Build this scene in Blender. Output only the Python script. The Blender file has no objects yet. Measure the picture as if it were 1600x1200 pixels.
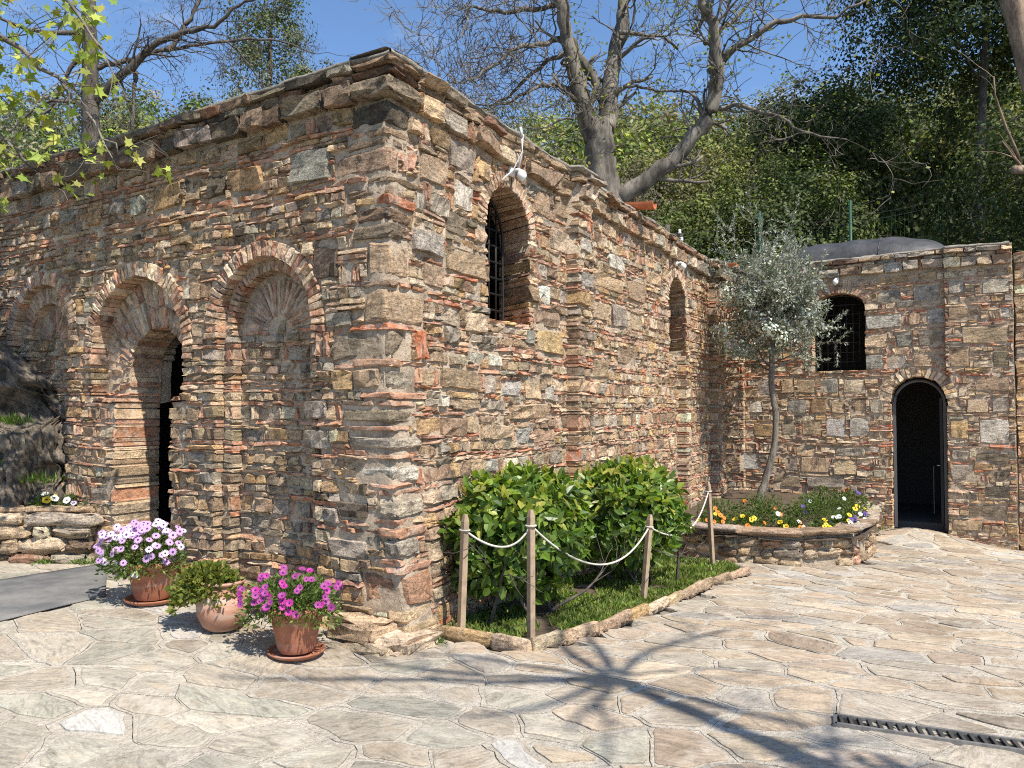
import bpy, math, random
import numpy as np
from mathutils import Vector, Matrix, noise

R = math.radians
SC = bpy.context.scene
COL = SC.collection

# ---------------------------------------------------------------- camera, sky, sun, exposure
cam_d = bpy.data.cameras.new('camera'); cam_d.sensor_width = 36.0; cam_d.lens = 27.0
cam_d.clip_start = 0.05; cam_d.clip_end = 3000
cam = bpy.data.objects.new('camera', cam_d); COL.objects.link(cam)
cam.location = (0, 0, 1.6); cam.rotation_euler = (R(90 + 1.909), 0, 0)
SC.camera = cam

SUN_AZ, SUN_EL = -52.0, 54.0            # azimuth from +X, counter-clockwise
TO_SUN = Vector((math.cos(R(SUN_EL)) * math.cos(R(SUN_AZ)), math.cos(R(SUN_EL)) * math.sin(R(SUN_AZ)), math.sin(R(SUN_EL))))
world = bpy.data.worlds.new('World'); SC.world = world; world.use_nodes = True
wn = world.node_tree.nodes; wl = world.node_tree.links; wn.clear()
wo = wn.new('ShaderNodeOutputWorld'); wb = wn.new('ShaderNodeBackground'); ws = wn.new('ShaderNodeTexSky')
ws.sky_type = 'NISHITA'; ws.sun_disc = False; ws.sun_elevation = R(SUN_EL); ws.sun_rotation = R(90 - SUN_AZ)
ws.altitude = 400; ws.air_density = 1.0; ws.dust_density = 0.35; ws.ozone_density = 4.0
wb.inputs['Strength'].default_value = 0.11
# a few thin clouds over the whole sky
wt = wn.new('ShaderNodeTexCoord'); wm = wn.new('ShaderNodeMapping'); wm.inputs['Scale'].default_value = (1.0, 1.0, 2.6)
wnz = wn.new('ShaderNodeTexNoise'); wnz.inputs['Scale'].default_value = 2.3; wnz.inputs['Detail'].default_value = 7; wnz.inputs['Roughness'].default_value = 0.6
wr = wn.new('ShaderNodeValToRGB'); wr.color_ramp.elements[0].position = 0.56; wr.color_ramp.elements[1].position = 0.9
wr.color_ramp.elements[0].color = (0, 0, 0, 1); wr.color_ramp.elements[1].color = (.75, .75, .75, 1)
wx = wn.new('ShaderNodeMix'); wx.data_type = 'RGBA'; wx.inputs['B'].default_value = (7.5, 7.8, 8.2, 1)
wl.new(wt.outputs['Generated'], wm.inputs['Vector']); wl.new(wm.outputs['Vector'], wnz.inputs['Vector'])
wl.new(wnz.outputs['Fac'], wr.inputs['Fac']); wl.new(wr.outputs['Color'], wx.inputs['Factor'])
wh = wn.new('ShaderNodeHueSaturation'); wh.inputs['Saturation'].default_value = 1.05; wh.inputs['Value'].default_value = 1.25
wl.new(ws.outputs['Color'], wh.inputs['Color']); wl.new(wh.outputs['Color'], wx.inputs['A']); wl.new(wx.outputs['Result'], wb.inputs['Color']); wl.new(wb.outputs['Background'], wo.inputs['Surface'])

sun_d = bpy.data.lights.new('sun', 'SUN'); sun_d.energy = 5.0; sun_d.angle = R(0.53); sun_d.color = (1.0, 0.94, 0.84)
sun = bpy.data.objects.new('sun', sun_d); COL.objects.link(sun); sun.location = (8, -8, 20)
sun.rotation_euler = TO_SUN.to_track_quat('Z', 'Y').to_euler()
SC.view_settings.view_transform = 'Standard'; SC.view_settings.look = 'None'
SC.view_settings.exposure = 0.62; SC.view_settings.gamma = 1.0; SC.view_settings.use_curve_mapping = False
SC.cycles.max_bounces = 6; SC.cycles.transparent_max_bounces = 6
SC.cycles.use_denoising = False; SC.cycles.filter_width = 1.1; SC.cycles.sample_clamp_indirect = 3.0; SC.cycles.use_adaptive_sampling = False

# ---------------------------------------------------------------- helpers
rng = np.random.default_rng(7)
random.seed(7)
def nz(x, y=0.0, z=0.0): return noise.noise((x, y, z))
def srgb(r, g, b):
    f = lambda c: c / 12.92 if c <= .04045 else ((c + .055) / 1.055) ** 2.4
    return (f(r / 255), f(g / 255), f(b / 255))

def tag(o, label=None, cat=None, group=None, kind=None):
    if label: o['label'] = label
    if cat: o['category'] = cat
    if group: o['group'] = group
    if kind: o['kind'] = kind
    return o
def empty(name, loc=(0, 0, 0), rz=0):
    o = bpy.data.objects.new(name, None); COL.objects.link(o); o.location = loc; o.rotation_euler = (0, 0, rz)
    o.empty_display_size = .1
    return o
def adopt(o, parent):
    if parent is not None:
        o.parent = parent
        o.matrix_parent_inverse = parent.matrix_world.inverted() if False else Matrix.Identity(4)

def np_mesh(name, V, F, tint=None, lc=None, smooth=True):
    """V (n,3); F list of index tuples or (m,k) array"""
    me = bpy.data.meshes.new(name)
    V = np.asarray(V, dtype=np.float32)
    if isinstance(F, np.ndarray):
        m, k = F.shape
        me.vertices.add(len(V)); me.vertices.foreach_set('co', V.ravel())
        me.loops.add(m * k); me.loops.foreach_set('vertex_index', F.astype(np.int32).ravel())
        me.polygons.add(m); me.polygons.foreach_set('loop_start', np.arange(0, m * k, k, dtype=np.int32))
        me.polygons.foreach_set('loop_total', np.full(m, k, dtype=np.int32))
        me.update(calc_edges=True)
    else:
        me.from_pydata([tuple(map(float, v)) for v in V], [], F)
    if tint is not None:
        a = me.attributes.new('tint', 'FLOAT_COLOR', 'POINT')
        t = np.asarray(tint, dtype=np.float32)
        if t.ndim == 1: t = np.tile(t, (len(V), 1))
        if t.shape[1] == 3: t = np.hstack([t, np.ones((len(t), 1), np.float32)])
        a.data.foreach_set('color', t.astype(np.float32).ravel())
    if lc is not None:
        a = me.attributes.new('lc', 'FLOAT_VECTOR', 'POINT')
        a.data.foreach_set('vector', np.asarray(lc, dtype=np.float32).ravel())
    if smooth: me.polygons.foreach_set('use_smooth', np.ones(len(me.polygons), dtype=bool))
    me.update()
    return me
def obj(name, me, mat=None, parent=None, loc=None, rot=None, scale=None):
    o = bpy.data.objects.new(name, me); COL.objects.link(o)
    if mat is not None and len(me.materials) == 0:
        for m in (mat if isinstance(mat, (list, tuple)) else [mat]): me.materials.append(m)
    if loc is not None: o.location = loc
    if rot is not None: o.rotation_euler = rot
    if scale is not None: o.scale = scale
    if parent is not None: o.parent = parent
    return o

class MB:
    """collects simple shapes as one mesh"""
    def __init__(s): s.v = []; s.f = []; s.mi = []
    def add(s, V, F, m=0):
        b = len(s.v); s.v += [tuple(map(float, p)) for p in V]; s.f += [tuple(i + b for i in f) for f in F]; s.mi += [m] * len(F)
    def box(s, c, h, rz=0, m=0, ax=None):
        c = Vector(c)
        X, Y, Z = ax if ax else (Vector((math.cos(rz), math.sin(rz), 0)), Vector((-math.sin(rz), math.cos(rz), 0)), Vector((0, 0, 1)))
        V = [c + X * (h[0] * i) + Y * (h[1] * j) + Z * (h[2] * k) for i in (-1, 1) for j in (-1, 1) for k in (-1, 1)]
        s.add(V, [(0, 1, 3, 2), (4, 6, 7, 5), (0, 4, 5, 1), (2, 3, 7, 6), (0, 2, 6, 4), (1, 5, 7, 3)], m)
    def tube(s, pts, rad, n=8, m=0, cap=True):
        pts = [Vector(p) for p in pts]
        if not hasattr(rad, '__len__'): rad = [rad] * len(pts)
        V = []; F = []
        for i, p in enumerate(pts):
            t = (pts[min(i + 1, len(pts) - 1)] - pts[max(i - 1, 0)])
            t = t.normalized() if t.length > 1e-9 else Vector((0, 0, 1))
            ref = Vector((0, 0, 1)) if abs(t.z) < .9 else Vector((1, 0, 0))
            u = t.cross(ref).normalized(); w = t.cross(u)
            for k in range(n):
                a = 2 * math.pi * k / n; V.append(p + (u * math.cos(a) + w * math.sin(a)) * rad[i])
        for i in range(len(pts) - 1):
            for k in range(n):
                F.append((i * n + k, i * n + (k + 1) % n, (i + 1) * n + (k + 1) % n, (i + 1) * n + k))
        if cap: F.append(tuple(range(n - 1, -1, -1))); F.append(tuple(range((len(pts) - 1) * n, len(pts) * n)))
        s.add(V, F, m)
    def lathe(s, prof, n=32, c=(0, 0, 0), m=0):
        V = []; F = []
        for r, z in prof:
            for k in range(n):
                a = 2 * math.pi * k / n; V.append((c[0] + r * math.cos(a), c[1] + r * math.sin(a), c[2] + z))
        for i in range(len(prof) - 1):
            for k in range(n): F.append((i * n + k, i * n + (k + 1) % n, (i + 1) * n + (k + 1) % n, (i + 1) * n + k))
        s.add(V, F, m)
    def mesh(s, name, smooth=False):
        me = bpy.data.meshes.new(name); me.from_pydata(s.v, [], s.f)
        if any(s.mi): me.polygons.foreach_set('material_index', s.mi)
        if smooth: me.polygons.foreach_set('use_smooth', [True] * len(me.polygons))
        me.update(); return me

# ---------------------------------------------------------------- materials
def new_mat(name):
    m = bpy.data.materials.new(name); m.use_nodes = True
    nt = m.node_tree; nt.nodes.clear()
    out = nt.nodes.new('ShaderNodeOutputMaterial'); b = nt.nodes.new('ShaderNodeBsdfPrincipled')
    nt.links.new(b.outputs['BSDF'], out.inputs['Surface'])
    return m, nt, b, out
def N(nt, t, **kw):
    n = nt.nodes.new(t)
    for k, v in kw.items():
        if k in n.inputs: n.inputs[k].default_value = v
        else: setattr(n, k, v)
    return n
def ramp(nt, fac, stops):
    r = nt.nodes.new('ShaderNodeValToRGB'); e = r.color_ramp.elements
    while len(e) < len(stops): e.new(.5)
    for i, (p, c) in enumerate(stops):
        e[i].position = p; e[i].color = (*c, 1) if len(c) == 3 else c
    nt.links.new(fac, r.inputs['Fac']); return r.outputs['Color']
def mixc(nt, fac, a, b, mode='MIX'):
    m = nt.nodes.new('ShaderNodeMix'); m.data_type = 'RGBA'; m.blend_type = mode
    for sock, v in (('Factor', fac), ('A', a), ('B', b)):
        if isinstance(v, (int, float)): m.inputs[sock].default_value = v
        elif isinstance(v, tuple): m.inputs[sock].default_value = (*v, 1)
        else: nt.links.new(v, m.inputs[sock])
    return m.outputs['Result']
def noise_n(nt, vec, scale, detail=4, rough=.6, sc=None, dist=0.0):
    if sc:
        mp = nt.nodes.new('ShaderNodeMapping'); mp.inputs['Scale'].default_value = sc
        nt.links.new(vec, mp.inputs['Vector']); vec = mp.outputs['Vector']
    n = N(nt, 'ShaderNodeTexNoise', Scale=scale, Detail=detail, Roughness=rough, Distortion=dist)
    nt.links.new(vec, n.inputs['Vector']); return n.outputs['Fac']
def bump(nt, b, h, strength, dist, prev=None):
    n = N(nt, 'ShaderNodeBump', Strength=strength, Distance=dist)
    nt.links.new(h, n.inputs['Height'])
    if prev: nt.links.new(prev, n.inputs['Normal'])
    nt.links.new(n.outputs['Normal'], b.inputs['Normal']); return n.outputs['Normal']
def attr(nt, name, out='Color'):
    a = nt.nodes.new('ShaderNodeAttribute'); a.attribute_name = name; return a.outputs[out]
def gpos(nt):
    return nt.nodes.new('ShaderNodeNewGeometry').outputs['Position']

MORTAR = (.54, .43, .315)
def mat_stone(name='masonry_stone', crust=.6, smear=.45, bumps=1.0, layer=(5, 26, 5)):
    m, nt, b, o = new_mat(name)
    t = attr(nt, 'tint'); lc = attr(nt, 'lc', 'Vector'); gp = gpos(nt)
    st = noise_n(nt, lc, 1.6, 6, .62, layer, .6)
    fi = noise_n(nt, lc, 55, 5, .7)
    md = noise_n(nt, lc, 9, 5, .65)
    c = mixc(nt, 1, t, ramp(nt, st, [(.25, (.45, .43, .40)), (.5, (1, 1, 1)), (.78, (1.5, 1.46, 1.38))]), 'MULTIPLY')
    c = mixc(nt, 1, c, ramp(nt, fi, [(.28, (.6, .6, .6)), (.55, (1.05, 1.05, 1.05)), (.75, (1.3, 1.3, 1.3))]), 'MULTIPLY')
    pit = noise_n(nt, lc, 26, 8, .78, (1, 1.7, 1))
    c = mixc(nt, 1, c, ramp(nt, pit, [(.34, (.30, .28, .26)), (.47, (1, 1, 1)), (.7, (1.2, 1.2, 1.2))]), 'MULTIPLY')
    # iron stains and pale mortar left on the faces
    c = mixc(nt, ramp(nt, md, [(.55, (0, 0, 0)), (.75, (.55, .55, .55))]), c, (.36, .24, .12))
    sm = noise_n(nt, gp, 6.5, 7, .7)
    c = mixc(nt, ramp(nt, sm, [(.53, (0, 0, 0)), (.68, (smear,) * 3)]), c, (.58, .50, .39))
    # dark crust of lichen in blotches
    cr = noise_n(nt, gp, 5.5, 7, .78)
    c = mixc(nt, ramp(nt, cr, [(.51, (0, 0, 0)), (.62, (crust,) * 3)]), c, (.075, .062, .048))
    li = noise_n(nt, gp, 24, 3, .5)
    c = mixc(nt, ramp(nt, li, [(.68, (0, 0, 0)), (.74, (.35,) * 3)]), c, (.55, .54, .50))
    nt.links.new(c, b.inputs['Base Color']); b.inputs['Roughness'].default_value = .9
    b.inputs['Specular IOR Level'].default_value = .25
    n1 = bump(nt, b, st, 1.0 * bumps, .04)
    n2 = bump(nt, b, pit, .95 * bumps, .03, n1)
    bump(nt, b, fi, .6 * bumps, .007, n2)
    return m
M_STONE = mat_stone()
M_LICHEN = mat_stone('lichen_stone', .88, .22, 1.2)
def mat_brick():
    m, nt, b, o = new_mat('old_brick')
    t = attr(nt, 'tint'); lc = attr(nt, 'lc', 'Vector'); gp = gpos(nt)
    fi = noise_n(nt, lc, 60, 5, .7); md = noise_n(nt, lc, 17, 7, .75)
    c = mixc(nt, 1, t, ramp(nt, md, [(.33, (.38, .35, .34)), (.5, (1, 1, 1)), (.72, (1.3, 1.3, 1.3))]), 'MULTIPLY')
    c = mixc(nt, 1, c, ramp(nt, fi, [(.3, (.7, .7, .7)), (.7, (1.25, 1.25, 1.25))]), 'MULTIPLY')
    sm = noise_n(nt, gp, 9, 7, .72)
    c = mixc(nt, ramp(nt, sm, [(.47, (0, 0, 0)), (.66, (.68,) * 3)]), c, (.58, .49, .385))
    cr = noise_n(nt, gp, 5.5, 7, .78)
    c = mixc(nt, ramp(nt, cr, [(.51, (0, 0, 0)), (.62, (.5,) * 3)]), c, (.075, .06, .046))
    nt.links.new(c, b.inputs['Base Color']); b.inputs['Roughness'].default_value = .92
    b.inputs['Specular IOR Level'].default_value = .2
    n1 = bump(nt, b, md, .95, .026); bump(nt, b, fi, .6, .006, n1)
    return m
M_BRICK = mat_brick()
def mat_mortar(name='lime_mortar', col=MORTAR, dark=(.30, .235, .17)):
    m, nt, b, o = new_mat(name); gp = gpos(nt)
    a = noise_n(nt, gp, 3.2, 6, .65); f = noise_n(nt, gp, 38, 6, .75); g = noise_n(nt, gp, 140, 3, .6)
    c = ramp(nt, a, [(.35, dark), (.52, col), (.72, tuple(min(1, x * 1.22) for x in col))])
    c = mixc(nt, 1, c, ramp(nt, f, [(.3, (.6, .6, .6)), (.6, (1.05, 1.05, 1.05)), (.8, (1.2, 1.2, 1.2))]), 'MULTIPLY')
    nt.links.new(c, b.inputs['Base Color']); b.inputs['Roughness'].default_value = .95
    b.inputs['Specular IOR Level'].default_value = .15
    n1 = bump(nt, b, f, .9, .025); bump(nt, b, g, .5, .004, n1)
    return m
M_MORTAR = mat_mortar()
def mat_flag():
    m, nt, b, o = new_mat('schist_flagstone')
    t = attr(nt, 'tint'); lc = attr(nt, 'lc', 'Vector'); gp = gpos(nt)
    st = noise_n(nt, lc, 2.4, 8, .72, (2.6, 8, 3), 1.6)
    fi = noise_n(nt, lc, 70, 4, .7); md = noise_n(nt, lc, 5, 5, .6)
    c = mixc(nt, 1, t, ramp(nt, st, [(.30, (.48, .45, .43)), (.5, (1, 1, 1)), (.72, (1.38, 1.33, 1.24))]), 'MULTIPLY')
    c = mixc(nt, 1, c, ramp(nt, fi, [(.3, (.78, .78, .78)), (.7, (1.18, 1.18, 1.18))]), 'MULTIPLY')
    c = mixc(nt, ramp(nt, md, [(.55, (0, 0, 0)), (.75, (.4,) * 3)]), c, (.46, .33, .21))
    dt = noise_n(nt, gp, .9, 6, .65); c = mixc(nt, 1, c, ramp(nt, dt, [(.36, (.72, .69, .66)), (.52, (1, 1, 1))]), 'MULTIPLY')
    sm = noise_n(nt, gp, 3.5, 8, .7)
    c = mixc(nt, ramp(nt, sm, [(.53, (0, 0, 0)), (.68, (.5,) * 3)]), c, (.55, .50, .42))
    nt.links.new(c, b.inputs['Base Color']); b.inputs['Roughness'].default_value = .78
    b.inputs['Specular IOR Level'].default_value = .3
    n1 = bump(nt, b, st, .6, .014); n2 = bump(nt, b, md, .5, .02, n1); bump(nt, b, fi, .5, .003, n2)
    return m
M_FLAG = mat_flag()
M_JOINT = mat_mortar('paving_joint', (.56, .50, .41), (.46, .405, .325))
def simple(name, col, rough=.6, metal=0.0, nsc=0, var=.25, bmp=0.0, bd=.01, spec=.4):
    m, nt, b, o = new_mat(name)
    if nsc:
        gp = N(nt, 'ShaderNodeTexCoord').outputs['Object']
        f = noise_n(nt, gp, nsc, 6, .65)
        c = mixc(nt, 1, col, ramp(nt, f, [(.3, (1 - var,) * 3), (.5, (1, 1, 1)), (.75, (1 + var,) * 3)]), 'MULTIPLY')
        nt.links.new(c, b.inputs['Base Color'])
        if bmp: bump(nt, b, f, bmp, bd)
    else: b.inputs['Base Color'].default_value = (*col, 1)
    b.inputs['Roughness'].default_value = rough; b.inputs['Metallic'].default_value = metal
    b.inputs['Specular IOR Level'].default_value = spec
    return m
def mat_leaf(name, rough=.5, trans=.35, spec=.4, gain=1.5):
    m, nt, b, o = new_mat(name)
    t = attr(nt, 'tint')
    nt.links.new(t, b.inputs['Base Color']); b.inputs['Roughness'].default_value = rough
    b.inputs['Specular IOR Level'].default_value = spec
    tr = N(nt, 'ShaderNodeBsdfTranslucent')
    c2 = mixc(nt, 1, t, (1.15 * gain, 1.25 * gain, .45 * gain), 'MULTIPLY'); nt.links.new(c2, tr.inputs['Color'])
    mx = N(nt, 'ShaderNodeMixShader', Fac=trans)
    nt.links.new(b.outputs['BSDF'], mx.inputs[1]); nt.links.new(tr.outputs['BSDF'], mx.inputs[2])
    nt.links.new(mx.outputs['Shader'], o.inputs['Surface'])
    return m
M_LEAF = mat_leaf('leaf_soft', .6, .3, .25)
M_FOREST = mat_leaf('leaf_forest', .65, .18, .2, 1.2)
M_GLOSSY = mat_leaf('leaf_glossy', .38, .34, .4)
M_OLIVE = mat_leaf('leaf_olive', .5, .15, .35, 1.0)
def mat_bark(name, c1, c2, sc=7, zs=.3):
    m, nt, b, o = new_mat(name); tc = N(nt, 'ShaderNodeTexCoord').outputs['Object']
    a = noise_n(nt, tc, sc, 6, .7, (1, 1, zs)); f = noise_n(nt, tc, sc * 6, 5, .7, (1, 1, zs + .05))
    c = ramp(nt, a, [(.38, c1), (.62, c2)])
    c = mixc(nt, 1, c, ramp(nt, f, [(.3, (.6, .6, .6)), (.7, (1.25, 1.25, 1.25))]), 'MULTIPLY')
    nt.links.new(c, b.inputs['Base Color']); b.inputs['Roughness'].default_value = .92
    n1 = bump(nt, b, a, .8, .03); bump(nt, b, f, .7, .012, n1)
    return m
M_PLANEBARK = mat_bark('plane_bark', (.06, .05, .04), (.23, .20, .16), 3.5)
M_DARKBARK = mat_bark('dark_bark', (.045, .037, .03), (.14, .115, .095), 8)
M_GNARL = mat_bark('gnarled_bark', (.04, .032, .025), (.25, .205, .155), 9, .75)
M_OLIVEBARK = mat_bark('olive_bark', (.12, .10, .08), (.26, .23, .19), 14)
M_IRON = simple('dark_iron', (.035, .035, .037), .55, .6)
M_BLACK = simple('dark_paint', (.012, .012, .013), .5)
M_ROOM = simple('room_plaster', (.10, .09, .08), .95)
M_WHITE = simple('white_plastic', (.78, .78, .76), .35); M_CABLE = simple('cable_grey', (.50, .49, .47), .5)
def mat_terra(name, col, lime, sc):
    m, nt, b, o = new_mat(name); tc = N(nt, 'ShaderNodeTexCoord').outputs['Object']
    a = noise_n(nt, tc, sc, 7, .7); s = noise_n(nt, tc, 3.2, 6, .65, (1, 1, 4.5)); f = noise_n(nt, tc, 60, 4, .7)
    c = mixc(nt, 1, col, ramp(nt, a, [(.3, (.62, .6, .58)), (.52, (1, 1, 1)), (.75, (1.25, 1.25, 1.25))]), 'MULTIPLY')
    c = mixc(nt, ramp(nt, s, [(.50, (0, 0, 0)), (.68, (lime,) * 3)]), c, (.52, .43, .36))
    c = mixc(nt, ramp(nt, f, [(.62, (0, 0, 0)), (.72, (.3,) * 3)]), c, (.12, .07, .05))
    nt.links.new(c, b.inputs['Base Color']); b.inputs['Roughness'].default_value = .82; b.inputs['Specular IOR Level'].default_value = .25
    bump(nt, b, a, .3, .006); return m
M_TERRA = simple('terracotta', (.33, .135, .075), .75, 0, 9, .22, .15, .004)
M_TERRA2 = simple('weathered_terracotta', (.42, .23, .15), .85, 0, 7, .3, .25, .006)
M_TERRA = mat_terra('terracotta', (.34, .14, .08), .35, 9); M_TERRA2 = mat_terra('weathered_terracotta', (.40, .21, .14), .75, 6)
M_WOOD = simple('weathered_wood', (.33, .24, .16), .8, 0, 14, .3, .3, .004)
M_ROPE = simple('white_rope', (.58, .54, .46), .85, 0, 120, .35, .8, .004)
M_GREENP = simple('green_paint', (.008, .055, .03), .5)
M_DOME = simple('grey_membrane', (.048, .048, .049), .55, 0, 4.5, .55, .5, .03)
M_SOIL = simple('soil', (.085, .06, .04), .95, 0, 12, .4, .6, .03)

# ---------------------------------------------------------------- site geometry
C0 = np.array([-.866, 5.33]); D0 = np.array([3.78, 13.76])
A1 = np.array([-.853, .521]); N1 = np.array([-.521, -.853])       # front wall: along, outward
A2 = np.array([.483, .876]);  N2 = np.array([.876, -.483])        # side wall
A3 = np.array([.842, -.540]); N3 = np.array([-.540, -.842])       # annex wall
PDOOR = D0 + A3 * 3.05 + N3 * .25
def gz(x, y):
    """height of the paved ground"""
    dx, dy = x - C0[0], y - C0[1]
    s = dx * A1[0] + dy * A1[1]; q = dx * A2[0] + dy * A2[1]
    zl = .25 * (1 - np.exp(-np.maximum(s, 0) / 1.8))
    qq = np.maximum(q - .5, 0); zr = -.055 * qq
    r2 = (x - PDOOR[0]) ** 2 + (y - PDOOR[1]) ** 2
    return zl * np.clip(1 - q / 6, 0, 1) + zr + .24 * np.exp(-r2 / .7)

PAL = {'T': (.53, .42, .31), 'O': (.54, .39, .235), 'R': (.37, .28, .215), 'D': (.17, .15, .125), 'G': (.43, .40, .36),
       'B': (.46, .465, .46), 'W': (.68, .66, .62), 'P': (.64, .545, .44), 'N': (.32, .28, .22), 'I': (.48, .31, .235),
       'k': (.45, .265, .19), 'K': (.42, .165, .095), 'h': (.48, .355, .265), 'b': (.30, .18, .135), 'e': (.41, .22, .145)}
STONES = 'TTTTTOORRRGGGPPNDBT'; BRICKS = 'kkkhhheeKb'

FEATS = """1 0.75 3.41 0.41 0.22 B;1 0.40 3.72 0.23 0.12 O;1 1.11 3.74 0.27 0.15 O;1 1.54 3.76 0.33 0.17 T;1 2.20 3.73 0.20 0.09 O;1 1.46 3.44 0.37 0.17 O;1 1.82 3.44 0.22 0.17 D;1 2.13 3.45 0.20 0.18 T;
1 2.48 3.45 0.40 0.20 O;1 2.10 3.44 0.14 0.15 T;1 2.88 3.43 0.20 0.17 W;1 3.22 3.47 0.23 0.16 G;1 3.57 3.46 0.22 0.21 O;1 4.05 3.48 0.22 0.15 G;1 4.42 3.48 0.16 0.14 G;1 4.24 3.77 0.32 0.12 G;
1 3.70 3.77 0.36 0.13 O;1 2.98 3.75 0.29 0.09 T;1 2.59 3.72 0.27 0.13 O;1 4.86 3.76 0.37 0.17 T;1 5.23 3.78 0.33 0.16 G;1 0.62 2.69 0.31 0.21 D;1 0.42 1.82 0.21 0.14 O;1 0.18 1.82 0.26 0.13 T;
1 0.67 1.60 0.20 0.13 G;1 0.66 1.38 0.23 0.16 G;1 0.38 1.36 0.24 0.11 D;1 0.43 0.62 0.34 0.14 G;1 0.37 0.89 0.25 0.11 D;1 0.65 2.09 0.06 0.19 k;1 0.57 2.09 0.06 0.19 k;1 0.51 2.09 0.05 0.19 k;
1 0.44 2.08 0.05 0.19 k;2 0.59 3.75 0.34 0.18 G;2 0.52 3.41 0.35 0.22 T;2 0.92 3.63 0.37 0.22 G;2 1.26 3.63 0.24 0.16 O;2 0.96 3.31 0.24 0.20 W;2 0.33 3.13 0.16 0.14 W;2 0.60 3.16 0.21 0.13 G;
2 0.85 3.08 0.31 0.16 N;2 0.47 2.84 0.40 0.18 W;2 1.00 2.80 0.60 0.21 R;2 1.24 3.07 0.19 0.15 T;2 2.38 3.60 0.30 0.21 T;2 2.80 3.62 0.31 0.15 T;2 2.75 3.30 0.41 0.20 P;2 0.17 3.38 0.06 0.14 k;
2 0.25 3.41 0.06 0.14 k;2 1.20 2.72 0.22 0.18 W;2 0.54 2.61 0.29 0.18 R;2 0.33 2.07 0.06 0.22 K;2 0.42 2.08 0.07 0.22 K;2 0.42 2.22 0.20 0.03 K;2 0.78 2.32 0.25 0.13 P;2 1.14 2.32 0.31 0.15 P;
2 0.79 2.19 0.18 0.13 G;2 1.14 2.03 0.21 0.10 W;2 1.47 2.03 0.23 0.10 W;2 0.92 1.84 0.57 0.17 R;2 1.38 1.82 0.18 0.15 G;2 1.75 1.79 0.36 0.12 B;2 2.17 1.79 0.35 0.16 T;2 2.52 1.76 0.11 0.13 W;
2 0.66 1.66 0.12 0.10 W;2 0.99 1.64 0.41 0.09 T;2 1.47 1.64 0.31 0.09 G;2 2.10 1.59 0.81 0.13 T;2 0.79 1.46 0.38 0.15 R;2 1.48 1.42 0.58 0.12 T;2 1.97 1.38 0.21 0.13 B;2 2.43 1.36 0.47 0.12 R;
2 1.35 1.13 0.22 0.11 B;2 2.42 2.72 0.24 0.17 W;2 2.18 2.69 0.22 0.16 T;2 2.47 2.49 0.52 0.15 R;2 2.12 2.27 0.18 0.13 B;2 2.56 2.26 0.55 0.22 O;2 3.14 3.32 0.26 0.14 B;2 4.31 3.35 0.54 0.17 W;
2 3.96 3.08 1.03 0.20 T;2 4.96 3.11 0.63 0.27 R;2 5.65 3.35 0.58 0.17 T;2 5.58 2.42 0.26 0.15 O;2 0.40 0.58 0.18 0.15 P;2 0.42 0.96 0.23 0.08 P;2 0.65 0.96 0.22 0.09 G;2 3.15 2.95 0.28 0.14 B;
2 3.76 2.70 0.52 0.18 T;2 4.38 2.71 0.53 0.23 G;2 4.99 2.71 0.47 0.20 T;2 3.78 2.07 0.47 0.22 T;2 4.65 2.25 0.66 0.20 R;3 2.62 3.02 0.53 0.21 B;3 2.70 3.42 0.32 0.20 G;3 3.25 3.41 0.37 0.25 G;
3 3.37 3.04 0.23 0.23 B;3 3.07 3.02 0.15 0.19 T;3 2.92 2.70 0.25 0.20 B;3 3.30 2.70 0.36 0.21 G;3 2.52 2.71 0.34 0.19 T;3 2.48 2.36 0.26 0.23 B;3 2.81 2.36 0.28 0.20 W;3 3.17 2.36 0.27 0.20 T;
3 0.76 1.99 0.23 0.26 B;3 1.12 1.99 0.20 0.22 T;3 1.43 1.99 0.28 0.22 T;3 1.81 1.99 0.26 0.22 B;3 2.18 1.98 0.32 0.22 P;3 0.58 1.64 0.24 0.20 W;3 1.27 1.65 0.29 0.23 B;3 1.62 1.65 0.22 0.23 O;
3 1.92 1.65 0.19 0.22 T;3 2.22 1.65 0.23 0.22 T;3 2.49 1.65 0.19 0.22 G;3 1.89 1.30 0.29 0.28 B;3 2.26 1.31 0.29 0.27 B;3 1.50 1.30 0.31 0.24 T;3 1.14 1.28 0.23 0.24 P;3 0.71 1.25 0.30 0.21 O;
3 0.49 0.70 0.29 0.30 B;3 1.17 0.68 0.20 0.21 G;3 1.55 0.67 0.46 0.26 T;3 2.03 0.64 0.34 0.25 T;3 1.71 0.39 0.57 0.18 G;3 1.09 0.38 0.42 0.19 N;3 2.10 0.91 0.46 0.13 G;3 1.41 0.89 0.31 0.13 T;
3 3.66 3.47 0.21 0.19 G;3 4.15 3.46 0.36 0.21 G;3 3.75 3.06 0.40 0.19 T;3 4.27 3.05 0.11 0.15 W;3 4.02 2.72 0.59 0.25 T;3 3.68 2.38 0.26 0.26 T;3 4.21 2.37 0.20 0.22 N;3 4.09 2.00 0.42 0.22 T;
3 3.90 1.66 0.29 0.20 T;3 4.20 1.68 0.19 0.19 G;3 3.65 1.30 0.24 0.27 O;3 4.11 1.28 0.37 0.35 W;3 3.66 0.90 0.25 0.15 G;3 4.08 0.90 0.42 0.12 D;3 3.69 0.65 0.31 0.22 G;3 4.20 0.61 0.18 0.15 D;
3 4.13 0.38 0.30 0.15 D;3 4.01 0.07 0.49 0.17 N;3 3.74 -0.15 0.38 0.16 T"""
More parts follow.
